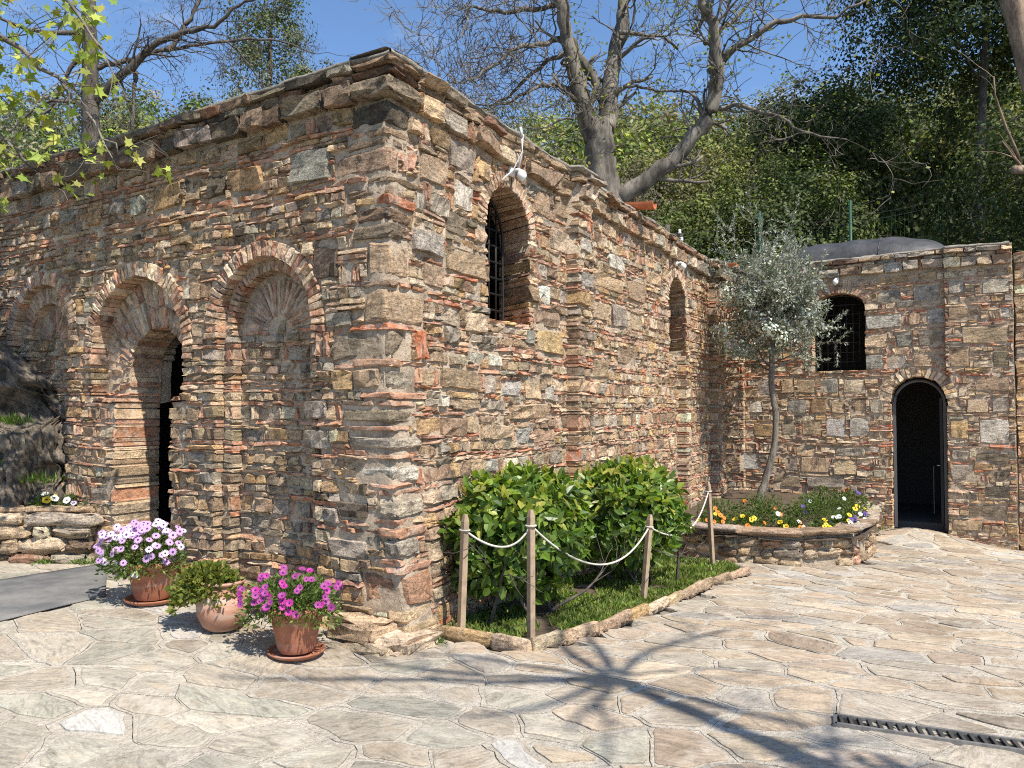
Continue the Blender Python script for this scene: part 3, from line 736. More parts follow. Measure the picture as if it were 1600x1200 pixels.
slab('room_floor', [C0 - N1 * .46 - N2 * .46, C0 + A1 * 6.1 - N1 * .46, c4, C0 + A2 * 9.6 - N2 * .46], .12, .17, M_ROOM, chapel)

def grille(W, parent, c, zc, r, zb, depth, nv, nh, asp=1.0, rb=.011):
    def P(s, z): return Vector((W.O[0] + W.a[0] * s - W.n[0] * depth, W.O[1] + W.a[1] * s - W.n[1] * depth, z))
    fr = MB(); pts = [P(c - r, zb), P(c - r, zc)] + [P(c + r * math.cos(a), zc + r * asp * math.sin(a)) for a in np.linspace(math.pi, 0, 12)] + [P(c + r, zb), P(c - r, zb)]
    fr.tube(pts, .016, 6); g = obj('window_grille', fr.mesh('window_grille'), M_IRON, parent)
    for k in range(nv):
        s = c - r + 2 * r * (k + 1) / (nv + 1); top = zc + asp * math.sqrt(max(0, r * r - (s - c) ** 2))
        b = MB(); b.tube([P(s, zb), P(s, top)], rb, 6); obj('bar', b.mesh('bar', True), M_IRON, g)
    for k in range(nh):
        z = zb + (zc + r * asp - zb) * (k + 1) / (nh + 1); hw = r if z < zc else r * math.sqrt(max(0, 1 - ((z - zc) / (r * asp)) ** 2))
        b = MB(); b.tube([P(c - hw, z), P(c + hw, z)], rb, 6); obj('bar', b.mesh('bar', True), M_IRON, g)
    return g
grille(W2, chapel, WIN1[0], WIN1[1], WIN1[2], WIN1[3], .28, 5, 7); grille(W2, chapel, WIN2[0], WIN2[1], WIN2[2], WIN2[3], .28, 5, 7)

# open door leaf inside the front doorway
def W1P(s, d, z): return Vector((C0[0] + A1[0] * s - N1[0] * d, C0[1] + A1[1] * s - N1[1] * d, z))
dl = empty('front_door'); dl.parent = chapel
b = MB(); h0 = W1P(2.44, .43, 0); v = W1P(2.56, 1.15, 0) - h0; v.normalize(); w_ = Vector((-v.y, v.x, 0))
b.box(h0 + v * .36 + Vector((0, 0, 1.22)), (.36, .022, .98), ax=(v, w_, Vector((0, 0, 1)))); obj('door_leaf', b.mesh('door_leaf'), M_BLACK, dl)

# ---------------------------------------------------------------- annex with barrel roof
annex = tag(empty('stone_annex'), 'low stone annex with dark arched door, barred window and grey rounded roof', 'annex')
W3 = Wall(D0, A3, N3, -.02, 4.38, -.85, 4.1, 9.0); W3.pf = .7
W3.region(W3.S < .40, .11); W3.region(W3.S > 3.49, .08)
WIN3 = (1.935, 3.30, .40, 2.24); DR3 = (3.10, 1.72, .385)
def seg_mask(W, cs, cz, r, asp, zb): return ((W.S - cs) ** 2 + ((W.Z - cz) / asp) ** 2 < r * r) & (W.Z >= cz) | (np.abs(W.S - cs) < r) & (W.Z < cz) & (W.Z > zb)
W3.cut(seg_mask(W3, WIN3[0], WIN3[1], WIN3[2], .55, WIN3[3])); W3.cut(seg_mask(W3, DR3[0], DR3[1], DR3[2], .95, -9))
ring(W3, DR3[0], DR3[1], .388, .56, .12, math.pi - .02, .07, 'OTTPhO', back=.3)
ring(W3, WIN3[0], WIN3[1], .403, .53, .25, math.pi - .25, .055, 'hhkbTh', back=.3, aspect=.62)
cornice(W3, .0, 3.48, 'GGBPTRG', 3.80); cornice(W3, 3.48, 4.38, 'TGPTRG', 3.78)
features(W3, 3)
fill(W3, -.82, 'TTTTPPPOOGRT', 'hkkhheKe', (.09, .15), (1, 4), .3)
annex_wall = core(W3, 'wall', annex)
W3b = Wall(D0 + A3 * 4.40 - N3 * .35, A3, N3, 0, 2.2, -.85, 4.0, 13.0)
fill(W3b, -.82, 'TTPPOOGGRT', 'hkkhheh', (.13, .19), (1, 3), .3)
side_wing = core(W3b, 'wing_wall', annex)
emit([(p[0], p[1], p[2], p[3], p[4], 1 if p[5] else 0, annex_wall) for p in W3.pieces] + [(p[0], p[1], p[2], p[3], p[4], 1 if p[5] else 0, side_wing) for p in W3b.pieces], annex, (M_STONE, M_BRICK))
coping(W3, 'coping', annex, .0, 4.38)
slab('roof', strip(D0, A3, N3, 0, 4.36, -3.2, -.1), 3.9, 4.03, M_COPING, annex)
slab('roof', strip(D0, A3, N3, 4.4, 6.6, -3.2, -.4), 3.9, 4.0, M_COPING, annex)
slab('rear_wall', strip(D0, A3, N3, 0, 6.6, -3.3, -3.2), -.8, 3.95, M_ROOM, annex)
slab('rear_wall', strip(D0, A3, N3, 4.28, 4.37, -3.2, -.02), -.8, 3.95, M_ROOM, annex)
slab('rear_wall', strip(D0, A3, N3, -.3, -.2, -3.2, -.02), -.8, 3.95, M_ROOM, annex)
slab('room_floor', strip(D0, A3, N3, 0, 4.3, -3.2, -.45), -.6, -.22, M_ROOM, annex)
grille(W3, annex, WIN3[0], WIN3[1], WIN3[2], WIN3[3], .24, 7, 7, .55, .009)
# door frame and open door of the annex
def W3P(s, d, z): return Vector((D0[0] + A3[0] * s + N3[0] * d, D0[1] + A3[1] * s + N3[1] * d, z))
d3 = empty('annex_door'); d3.parent = annex
def v3(a): return Vector((a[0], a[1], 0))
UP = Vector((0, 0, 1))
fr = MB(); ax3 = (v3(A3), v3(N3), UP)
for s in (2.745, 3.455): fr.box(W3P(s, -.16, .72), (.022, .03, 1.0), ax=ax3)
fr.tube([W3P(DR3[0] + .355 * math.cos(a), -.16, 1.70 + .36 * math.sin(a)) for a in np.linspace(0, math.pi, 14)], .024, 6)
obj('door_frame', fr.mesh('door_frame'), simple('grey_frame', (.10, .10, .105), .5), d3)
lf = MB(); lf.box(W3P(3.40, -.55, .78), (.02, .36, 1.0), ax=ax3); lfo = obj('door_leaf', lf.mesh('door_leaf'), M_BLACK, d3)
hd = MB(); hd.tube([W3P(3.38, -.24, .72), W3P(3.335, -.24, .72), W3P(3.335, -.30, .72)], .012, 6); obj('handle', hd.mesh('handle', True), simple('steel', (.6, .6, .6), .3, 1), lfo)
st_ = MB(); st_.box(W3P(3.22, -1.1, .25), (.005, .006, .40), ax=ax3); obj('pole_stand', st_.mesh('pole_stand'), simple('pale_pole', (.25, .24, .22), .5), d3)
# barrel roof of grey membrane
V = []; nu, nv = 44, 22
for i in range(nu + 1):
    u = -1 + 2 * i / nu
    for j in range(nv + 1):
        th = math.pi * j / nv; cu = max(0, 1 - abs(u) ** 3.2) ** .45
        s = 2.02 + u * 1.6; d = -1.15 + .95 * math.cos(th) * (.35 + .65 * cu); z = 3.98 + .60 * cu * max(0, math.sin(th)) ** .8 + .008 * nz(u * 4, j * .3) + .012 * math.sin(u * 17 + math.cos(th))
        V.append((D0[0] + A3[0] * s + N3[0] * d, D0[1] + A3[1] * s + N3[1] * d, z))
F = [(i * (nv + 1) + j, i * (nv + 1) + j + 1, (i + 1) * (nv + 1) + j + 1, (i + 1) * (nv + 1) + j) for i in range(nu) for j in range(nv)]
obj('barrel_roof', np_mesh('barrel_roof', V, F), M_DOME, annex)
sm = MB(); sm.tube([V[29 * (nv + 1) + j] for j in range(1, nv)], .012, 6); obj('roof_seam', sm.mesh('roof_seam', True), M_DOME, annex)

# ---------------------------------------------------------------- ground: terrain, paving bed, flagstones
def hill_z(x, y):
    base = gz(np.asarray(x, float), np.asarray(y, float)); y = np.asarray(y, float); x = np.asarray(x, float)
    # back of the buildings: the valley side climbs
    t = y - 17.5 + .30 * x * (x > 0) + .04 * np.abs(x)
    up = np.where(t > 0, .40 * t + 1.5 * (1 - np.exp(-t / 2.0)), 0)
    far = np.hypot(x, y); up = up * np.clip(1.25 - far / 420, .2, 1)
    lf = np.clip((-x - 9) / 6, 0, 1) * np.clip((y - 3) / 8, 0, 1) * 2.2 * np.clip(1 - np.maximum(y - 17, 0) / 10, 0, 1)
    return np.clip(base, -.8, .4) - .10 + up + lf
gx = np.concatenate([np.linspace(-300, -40, 14)[:-1], np.linspace(-40, 40, 81), np.linspace(40, 300, 14)[1:]])
gy = np.concatenate([np.linspace(-120, -12, 7)[:-1], np.linspace(-12, 40, 66), np.linspace(40, 330, 40)[1:]])
GX, GY = np.meshgrid(gx, gy); GZ = hill_z(GX, GY) + np.array([.5 * nz(a * .12, b * .12, 3) * min(1, max(0, (b - 18) / 10)) + 5.0 * nz(a * .016, b * .016, 8) * min(1, max(0, (b - 25) / 50)) for a, b in zip(GX.ravel(), GY.ravel())]).reshape(GX.shape)
I = np.arange(GX.size).reshape(GX.shape); Fq = np.stack([I[:-1, :-1], I[:-1, 1:], I[1:, 1:], I[1:, :-1]], -1).reshape(-1, 4)
m, nt, b, o = new_mat('hill_ground'); gp = gpos(nt); a = noise_n(nt, gp, .35, 8, .7); f = noise_n(nt, gp, 3, 6, .7)
c = ramp(nt, a, [(.35, (.035, .045, .015)), (.52, (.07, .075, .03)), (.7, (.16, .13, .075))]); c = mixc(nt, 1, c, ramp(nt, f, [(.3, (.5, .5, .5)), (.7, (1.3, 1.3, 1.3))]), 'MULTIPLY')
nt.links.new(c, b.inputs['Base Color']); b.inputs['Roughness'].default_value = 1; bump(nt, b, f, 1, .2); M_HILL = m
tag(obj('hillside', np_mesh('hillside', np.stack([GX.ravel(), GY.ravel(), GZ.ravel()], 1), Fq), M_HILL), kind='structure')

GARDEN = [(-.62, 5.42), (-.50, 5.50), (.13, 5.12), (.62, 5.66), (1.35, 6.72), (2.0, 7.78), (2.62, 8.55), (2.66, 9.36), (1.95, 9.9), (1.4, 9.4)]
PLANTER = [(1.9, 10.3), (2.20, 9.93), (2.76, 9.50), (3.48, 9.30), (4.22, 9.55), (4.85, 10.35), (5.35, 11.35), (5.72, 12.2), (5.9, 12.45), (3.8, 13.6)]
def inside(p, poly):
    x, y = p; c = False; n = len(poly)
    for i in range(n):
        x0, y0 = poly[i]; x1, y1 = poly[(i + 1) % n]
        if (y0 > y) != (y1 > y) and x < (x1 - x0) * (y - y0) / (y1 - y0) + x0: c = not c
    return c
def seg_clip(poly, p, n_):
    """keep the part of a polygon where (q - p).n <= 0"""
    out = []
    for i in range(len(poly)):
        a, b_ = poly[i], poly[(i + 1) % len(poly)]; da = (a[0] - p[0]) * n_[0] + (a[1] - p[1]) * n_[1]; db = (b_[0] - p[0]) * n_[0] + (b_[1] - p[1]) * n_[1]
        if da <= 0: out.append(a)
        if da * db < 0: t = da / (da - db); out.append((a[0] + (b_[0] - a[0]) * t, a[1] + (b_[1] - a[1]) * t))
    return out
def paved(x, y):
    dx, dy = x - C0[0], y - C0[1]; s1 = dx * A1[0] + dy * A1[1]; n1 = dx * N1[0] + dy * N1[1]; s2 = dx * A2[0] + dy * A2[1]; n2 = dx * N2[0] + dy * N2[1]
    n3 = (x - D0[0]) * N3[0] + (y - D0[1]) * N3[1]
    if n1 < -.05 and n2 < -.05: return False
    if n3 < .02 and x > 2: return (x - D0[0]) * A3[0] + (y - D0[1]) * A3[1] > 4.5 and n3 > -.3
    if inside((x, y), GARDEN) or inside((x, y), PLANTER): return False
    return y > -3
# bed
bx = np.linspace(-14, 14, 141); by = np.linspace(-6, 17, 116); BX, BY = np.meshgrid(bx, by); BZ = gz(BX, BY) - .03
I = np.arange(BX.size).reshape(BX.shape); Fq = np.stack([I[:-1, :-1], I[:-1, 1:], I[1:, 1:], I[1:, :-1]], -1).reshape(-1, 4)
pav = tag(obj('pavement', np_mesh('pavement', np.stack([BX.ravel(), BY.ravel(), BZ.ravel()], 1), Fq), simple('joint_crack', (.22, .19, .15), .95, 0, 20, .4)), kind='structure')  # dark bed that shows as cracks between the mortar cells
# irregular cells, longer along one direction
ang = R(-17); ca, sa = math.cos(ang), math.sin(ang); ELx, ELy = .39, .255
def to_uv(x, y):
    x2 = x + .35 * nz(x * .35, y * .35, 2); y2 = y + .35 * nz(x * .35, y * .35, 11); return (x2 * ca + y2 * sa) / ELx, (-x2 * sa + y2 * ca) / ELy
def from_uv(u, v):
    u *= ELx; v *= ELy; return (u * ca - v * sa, u * sa + v * ca)
prng = np.random.default_rng(21)
gi = range(-50, 52); pts = {}
for i in gi:
    for j in range(-36, 88): pts[i, j] = ((i + (.5 if j % 2 else 0) + prng.uniform(-.43, .43)), (j + prng.uniform(-.43, .43)))
drop = set(k for k in pts if prng.random() < .16)
MATQ = [(-4.75, 5.45), (-3.63, 6.95), (-3.08, 5.87), (-3.85, 4.35)]
joint_V, joint_F, flags = [], [], []
def wobble(poly, amp, seg):
    out = []
    n = len(poly)
    for i in range(n):
        a = np.array(poly[i]); b_ = np.array(poly[(i + 1) % n]); L = np.linalg.norm(b_ - a); k = max(1, int(L / seg)); d = (b_ - a) / max(L, 1e-6); nn = np.array([-d[1], d[0]])
        for q in range(k):
            p = a + (b_ - a) * q / k; out.append(p + amp * np.array([nz(p[0] * 6, p[1] * 6, 4) + .6 * nz(p[0] * 17, p[1] * 17, 6), nz(p[0] * 6, p[1] * 6, 24) + .6 * nz(p[0] * 17, p[1] * 17, 26)]))
    return np.array(out)
def inset(P, d):
    """shrink a convex-ish polygon: move every edge inwards by its own distance"""
    poly = [tuple(p) for p in P]; c = np.mean(P, 0); n = len(P); src = poly[:]
    for i in range(n):
        a = np.array(src[i]); b_ = np.array(src[(i + 1) % n]); e = b_ - a; L = np.linalg.norm(e)
        if L < 1e-6: continue
        nn = np.array([e[1], -e[0]]) / L
        if np.dot(c - a, nn) > 0: nn = -nn
        di = d * prng.uniform(.45, 1.6); poly = seg_clip(poly, tuple(a - nn * di), tuple(nn))
        if len(poly) < 3: return None
    return np.array(poly)
FT = [(.42, .345, .265), (.44, .37, .29), (.39, .315, .245), (.46, .385, .29), (.41, .365, .305), (.37, .345, .31), (.45, .365, .275), (.43, .385, .315)]
FTL = [(.40, .375, .315), (.38, .365, .305), (.42, .385, .32), (.41, .36, .295), (.41, .36, .29)]
for (i, j), p in pts.items():
    if (i, j) in drop: continue
    w0 = from_uv(*p)
    if not (-9 < w0[0] < 10.5 and .9 < w0[1] < 13.6): continue
    if abs(w0[0]) > w0[1] * .72 + 1.2: continue
    poly = [(p[0] - 2, p[1] - 2), (p[0] + 2, p[1] - 2), (p[0] + 2, p[1] + 2), (p[0] - 2, p[1] + 2)]
    for di in (-2, -1, 0, 1, 2):
        for dj in (-2, -1, 0, 1, 2):
            k = (i + di, j + dj)
            if k == (i, j) or k not in pts or k in drop: continue
            q = pts[k]; poly = seg_clip(poly, ((p[0] + q[0]) / 2, (p[1] + q[1]) / 2), (q[0] - p[0], q[1] - p[1]))
            if len(poly) < 3: break
    if len(poly) < 3: continue
    wp = [from_uv(*q) for q in poly]
    wp = [(x + .16 * nz(x * .9, y * .9, 2), y + .16 * nz(x * .9, y * .9, 11)) for x, y in wp]
    cx, cy = np.mean(wp, 0)
    if not paved(cx, cy): continue
    cell = inset(np.array(wp), .0019)
    if cell is None: continue
    cw = wobble(cell, .022, .05); n = len(cw); b0 = len(joint_V)
    zt = gz(cw[:, 0], cw[:, 1])
    jz = prng.normal(0, .0015)
    joint_V += [(x, y, z - .002 + jz) for (x, y), z in zip(cw, zt)] + [(x, y, z - .035) for (x, y), z in zip(cw, zt)]
    cen = len(joint_V); joint_V.append((cx, cy, float(gz(cx, cy)) - .002 + jz))
    joint_F += [(b0 + q, b0 + (q + 1) % n, cen) for q in range(n)]
    joint_F += [(b0 + n + q, b0 + n + (q + 1) % n, b0 + (q + 1) % n, b0 + q) for q in range(n)]
    if inside((cx, cy), MATQ): continue
    fl = inset(np.array(wp), prng.choice([.016, .024, .034, .05], p=[.25, .35, .25, .15]))
    if fl is None or len(fl) < 3: continue
    # cut the corners so that stones are not perfect polygons
    cc = []
    for q in range(len(fl)):
        a, b_, c_ = fl[q - 1], fl[q], fl[(q + 1) % len(fl)]; t = prng.uniform(.05, .26); cc += [b_ + (a - b_) * t * .6, b_ + (c_ - b_) * t * .6]
    fw = wobble(np.array(cc), .022, .05); n = len(fw)
    if n < 5: continue
    x0, y0 = fw.mean(0); zz = gz(fw[:, 0], fw[:, 1]); z0 = float(gz(x0, y0)); pr = prng.uniform(.003, .008)
    inn = fw + (np.array([x0, y0]) - fw) * (.012 / np.maximum(np.linalg.norm(fw - [x0, y0], axis=1), .02))[:, None]
    V = np.vstack([np.column_stack([fw, zz - .03]), np.column_stack([fw, zz + pr - .003]), np.column_stack([inn, zz + pr + prng.normal(0, .0008, n)]), [[x0, y0, z0 + pr + .001]]])
    F = [(q, (q + 1) % n, n + (q + 1) % n, n + q) for q in range(n)] + [(n + q, n + (q + 1) % n, 2 * n + (q + 1) % n, 2 * n + q) for q in range(n)] + [(2 * n + q, 2 * n + (q + 1) % n, 3 * n) for q in range(n)]
    lft = np.clip(.5 - x0 * .55 + prng.normal(0, .25), 0, 1)
    t = np.array(FTL[prng.integers(len(FTL))] if prng.random() < lft else FT[prng.integers(len(FT))]) * (.88 + prng.normal(0, .085)) * np.array((1.0, .985, .955))
    if prng.random() < .02: t = np.array((.44, .42, .38))
    an = R(-25) + prng.normal(0, .6); lc = np.stack([(V[:, 0] - x0) * math.cos(an) + (V[:, 1] - y0) * math.sin(an), -(V[:, 0] - x0) * math.sin(an) + (V[:, 1] - y0) * math.cos(an), V[:, 2] - z0], 1) + prng.uniform(-30, 30, 3)
    e = fw.max(0) - fw.min(0)
    flags.append(('flagstone', V, F, t, lc, 0, pav))
me = np_mesh('joint_mortar', joint_V, joint_F, smooth=False); jo = obj('joint_mortar', me, M_JOINT, pav); jo['kind'] = 'stuff'
emit(flags, pav, (M_FLAG,))

# slot drain
drain = tag(empty('slot_drain'), 'narrow metal drain grating set into the paving', 'drain')
da = Vector((1.66, 4.0, 0)); db = Vector((3.2, 3.36, 0)); dv = (db - da).normalized(); dw = Vector((-dv.y, dv.x, 0)); L = (db - da).length
ch = MB(); zz = float(gz(da.x, da.y))
for s_ in (-1, 1): ch.box((da + db) / 2 + dw * (.062 * s_) + Vector((0, 0, zz + .004)), (L / 2, .009, .014), ax=(dv, dw, UP))
ch.box(da + Vector((0, 0, zz + .004)), (.009, .07, .014), ax=(dv, dw, UP))
obj('frame', ch.mesh('frame'), simple('zinc', (.22, .21, .195), .6, .4, 30, .3), drain)
bt = MB(); bt.box((da + db) / 2 + Vector((0, 0, zz - .004)), (L / 2, .054, .008), ax=(dv, dw, UP)); obj('channel', bt.mesh('channel'), simple('drain_dark', (.012, .011, .01), .9), drain)
bar = MB(); bar.box((0, 0, 0), (.008, .054, .008)); bm_ = bar.mesh('bar')
for k in range(int(L / .045)):
    obj('bar', bm_, simple('zinc_bar', (.07, .068, .062), .6, .3) if k == 0 else None, drain, loc=da + dv * (.03 + k * .045) + Vector((0, 0, zz + .008)), rot=(0, 0, math.atan2(dv.y, dv.x) + .12))

# grey ribbed mat in front of the doorway
mv = [(-4.75, 5.45), (-3.63, 6.95), (-3.08, 5.87), (-3.85, 4.35)]
V, F = [], []; nu, nv = 60, 12
for i in range(nu + 1):
    for j in range(nv + 1):
        a = np.array(mv[0]) + (np.array(mv[1]) - mv[0]) * i / nu; b_ = np.array(mv[3]) + (np.array(mv[2]) - mv[3]) * i / nu; p = a + (b_ - a) * j / nv
        V.append((p[0], p[1], float(gz(p[0], p[1])) + .012 + .004 * nz(p[0] * 2, p[1] * 2)))
F = [(i * (nv + 1) + j, (i + 1) * (nv + 1) + j, (i + 1) * (nv + 1) + j + 1, i * (nv + 1) + j + 1) for i in range(nu) for j in range(nv)]
m, nt, b, o = new_mat('ribbed_mat'); tc = gpos(nt); wv = N(nt, 'ShaderNodeTexWave', Scale=18.0, Distortion=.3); mp = N(nt, 'ShaderNodeMapping'); mp.inputs['Rotation'].default_value = (0, 0, R(62)); nt.links.new(tc, mp.inputs['Vector']); nt.links.new(mp.outputs['Vector'], wv.inputs['Vector'])
f = noise_n(nt, tc, 2.5, 6, .7); c = ramp(nt, f, [(.40, (.09, .09, .09)), (.62, (.23, .215, .195))]); c = mixc(nt, .35, c, ramp(nt, wv.outputs['Fac'], [(0, (.07, .07, .07)), (1, (.2, .2, .2))])); nt.links.new(c, b.inputs['Base Color']); b.inputs['Roughness'].default_value = .85; bump(nt, b, wv.outputs['Fac'], .5, .006)
mat_o = obj('door_mat', np_mesh('door_mat', V, F), m); sd = mat_o.modifiers.new('thick', 'SOLIDIFY'); sd.thickness = .007
tag(mat_o, 'long grey ribbed mat leading up to the doorway', 'mat')

# ---------------------------------------------------------------- leaves and branches
def unit(a): return a / np.maximum(np.linalg.norm(a, axis=-1, keepdims=True), 1e-9)
def leaf_quads(g, pos, axis, length, width, tint, fold=.0, nrm=None):
    """diamond leaves. pos (n,3), axis (n,3) -> V, F, T"""
    n = len(pos); axis = unit(axis)
    if nrm is not None: axis = unit(np.cross(nrm, axis)); side = unit(np.cross(nrm, axis))
    else: side = unit(np.cross(axis, g.normal(size=(n, 3))))
    nor = np.cross(axis, side)
    L = np.broadcast_to(length, (n,))[:, None]; Wd = np.broadcast_to(width, (n,))[:, None]
    a = pos; b = pos + axis * L * .45 + side * Wd * .5 + nor * Wd * fold; c = pos + axis * L; d = pos + axis * L * .45 - side * Wd * .5 + nor * Wd * fold
    V = np.stack([a, b, c, d], 1).reshape(-1, 3); F = np.arange(4 * n).reshape(n, 4); return V, F, np.repeat(tint, 4, 0)
def long_leaves(g, pos, axis, up, length, width, tint):
    """six-point folded leaves with a bent midrib, two quads each"""
    n = len(pos); axis = unit(axis); side = unit(np.cross(axis, up)); nor = unit(np.cross(side, axis))
    L = length[:, None]; Wd = width[:, None]; bend = g.uniform(-.25, .12, (n, 1)) * L; fold = g.uniform(.05, .3, (n, 1)) * Wd
    base = pos; mid = pos + axis * L * .5 + nor * bend * .25; tip = pos + axis * L + nor * bend
    l1 = pos + axis * L * .3 + side * Wd * .46 + nor * fold; l2 = pos + axis * L * .68 + side * Wd * .40 + nor * (fold + bend * .5)
    r1 = pos + axis * L * .3 - side * Wd * .46 + nor * fold; r2 = pos + axis * L * .68 - side * Wd * .40 + nor * (fold + bend * .5)
    V = np.stack([base, l1, l2, tip, r2, r1, mid], 1).reshape(-1, 3); k = np.arange(n)[:, None] * 7
    F = np.concatenate([k + np.array([[0, 6, 2, 1]])[..., :], k + np.array([[6, 3, 3, 2]])], 0)
    F1 = np.concatenate([k + [[0, 1, 2, 6]], k + [[0, 6, 4, 5]]]); F2 = np.concatenate([k + [[6, 2, 3]], k + [[6, 3, 4]]])
    return V, [tuple(map(int, f)) for f in F1] + [tuple(map(int, f)) for f in F2], np.repeat(tint, 7, 0)
def tints(g, n, cols, jit=.18):
    c = np.array(cols)[g.integers(len(cols), size=n)]; return np.clip(c * (1 + g.normal(0, jit, (n, 1))) * (1 + g.normal(0, .06, (n, 3))), .004, .8)
def ball(g, n): return unit(g.normal(size=(n, 3)))
def crown_mesh(g, name, center, radii, clumps, per, lsize, cols, low=-.6, cr=.33, shell=.45, jit=.18):
    """foliage in clumps spread through an ellipsoid, with gaps between them"""
    d = ball(g, clumps * 2); d = d[d[:, 2] > low][:clumps]; rad = (shell + (1 - shell) * g.random(len(d)) ** .6)[:, None]
    lump = np.array([1 + .28 * nz(*(v * 1.7), ) for v in d])[:, None]
    cc = d * rad * lump * np.array(radii); P, T, A, Q = [], [], [], []
    for k, c in enumerate(cc):
        m = int(per * g.uniform(.6, 1.4)); o = ball(g, m) * (g.random((m, 1)) ** .5) * cr * np.mean(radii) * g.uniform(.7, 1.25) * [1, 1, .75]
        P.append(c + o); tone_ = max(.45, g.normal(1.12, .28)); T.append(tints(g, m, [cols[g.integers(len(cols))]], jit * .5) * tone_); Q.append(unit(o) * .9 + unit(c[None, :]) * .5 + ball(g, m) * .55 + [0, 0, .35]); A.append(unit(o) * .8 + ball(g, m) + [0, 0, .15])
    P = np.vstack(P) + np.array(center); T = np.clip(np.vstack(T), .004, .8); A = ball(g, len(P)); n = len(P)
    V, F, T = leaf_quads(g, P, A, lsize * g.uniform(.65, 1.35, n), lsize * .6 * g.uniform(.7, 1.3, n), T, .12, unit(np.vstack(Q)))
    return V, F, T, cc + np.array(center)
def grow(g, out, p, d, L, r, lvl, maxl, spread=.75, nchild=(3, 5), up=.10, wob=.16, minr=.005):
    p = np.array(p, float); d = unit(np.array(d, float)); n = 5; pts = [p.copy()]; rad = [r]
    for i in range(n):
        d = unit(d + g.normal(0, wob, 3) + [0, 0, up * .5]); p = p + d * L / n; pts.append(p.copy()); rad.append(r * (1 - .62 * (i + 1) / n))
    out.append((pts, rad, lvl))
    if lvl >= maxl: return
    for k in range(g.integers(*nchild)):
        t = g.uniform(.25, 1.0); i = min(int(t * n), n - 1); q = pts[i] + (pts[i + 1] - pts[i]) * (t * n - i)
        nd = unit(d + ball(g, 1)[0] * spread * 1.25); grow(g, out, q, nd, L * g.uniform(.5, .78), max(r * (1 - .6 * t) * .62, minr), lvl + 1, maxl, spread, nchild, up, wob, minr)
def branches_mesh(name, lst):
    b = MB()
    for pts, rad, lvl in lst:
        r = max(rad); b.tube(pts, rad, 9 if r > .08 else 6 if r > .03 else 4 if r > .012 else 3, cap=r > .03)
    return b.mesh(name, True)
def limb(g, pts, rad, jit=.05):
    """smooth a hand-laid limb into a polyline with radii"""
    P = [Vector(p) for p in pts]; out = []; rr = []; n = len(P)
    for i in range(n - 1):
        p0, p1, p2, p3 = P[max(i - 1, 0)], P[i], P[i + 1], P[min(i + 2, n - 1)]
        for k in range(4):
            t = k / 4; q = .5 * ((2 * p1) + (p2 - p0) * t + (2 * p0 - 5 * p1 + 4 * p2 - p3) * t * t + (3 * p1 - p0 - 3 * p2 + p3) * t ** 3)
            out.append(np.array(q) + g.normal(0, jit * .25, 3)); rr.append((rad[i] + (rad[i + 1] - rad[i]) * t) * g.uniform(.93, 1.08))
    out.append(np.array(P[-1])); rr.append(rad[-1]); return out, rr
def sprout(g, lst, pts, rad, every, L, lvl, maxl, **kw):
    for i in range(2, len(pts)):
        if g.random() < every:
            d = unit(pts[i] - pts[i - 1]); nd = unit(d * .5 + ball(g, 1)[0] * .9 + [0, 0, .15]); grow(g, lst, pts[i], nd, L * g.uniform(.5, 1.3), max(.007, rad[i] * .33), lvl, maxl, **kw)

# ---------------------------------------------------------------- woods on the valley side
DK = [(.028, .042, .014), (.042, .058, .018), (.06, .075, .022)]; MID = [(.085, .11, .028), (.12, .145, .035), (.07, .09, .025)]
OLV = [(.16, .16, .055), (.125, .13, .045), (.2, .185, .07)]; LIME = [(.15, .19, .03), (.19, .22, .04), (.11, .15, .025)]; BRN = [(.13, .105, .07), (.10, .085, .06), (.16, .14, .09)]
GREY = [(.13, .145, .095), (.10, .12, .075), (.16, .165, .11)]
hz = lambda x, y: float(hill_z(x, y))
g = np.random.default_rng(3)
Vs, Fs, Ts, nb = [], [], [], 0
kinds = [DK, MID, OLV, OLV, BRN, MID, LIME, GREY]
cnt = 0
for k in range(2600):
    d = 29 + 150 * g.random() ** 1.5; px = g.uniform(-.80, .80); x = px * d; y = d
    if cnt > 560: break
    if x / y < .25 and d > 95 and g.random() < .7: continue
    if x / y > .12 and d > 75 and g.random() < .5: continue
    cnt += 1
    r = g.uniform(1.3, 2.7) * (1 + d / 160); z = hz(x, y) + 5.0 * nz(x * .016, y * .016, 8) * min(1, max(0, (y - 25) / 50)); cols = kinds[g.integers(len(kinds))] if x / y < .30 else kinds[g.integers(4)]
    if x / y < .28: cols = [tuple(np.array(c) * 1.35) for c in cols]  # middle and left crowns brightened: sunlight put into their leaf colours
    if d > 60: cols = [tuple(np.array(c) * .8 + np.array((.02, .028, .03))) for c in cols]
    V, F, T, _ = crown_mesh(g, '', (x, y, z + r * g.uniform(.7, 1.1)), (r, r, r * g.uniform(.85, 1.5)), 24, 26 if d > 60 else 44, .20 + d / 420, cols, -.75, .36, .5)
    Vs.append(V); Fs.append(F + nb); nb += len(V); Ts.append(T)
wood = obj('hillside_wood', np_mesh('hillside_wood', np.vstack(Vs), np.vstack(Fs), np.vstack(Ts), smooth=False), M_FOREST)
tag(wood, 'dense mixed wood covering the valley side behind the chapel', 'woodland', kind='stuff')

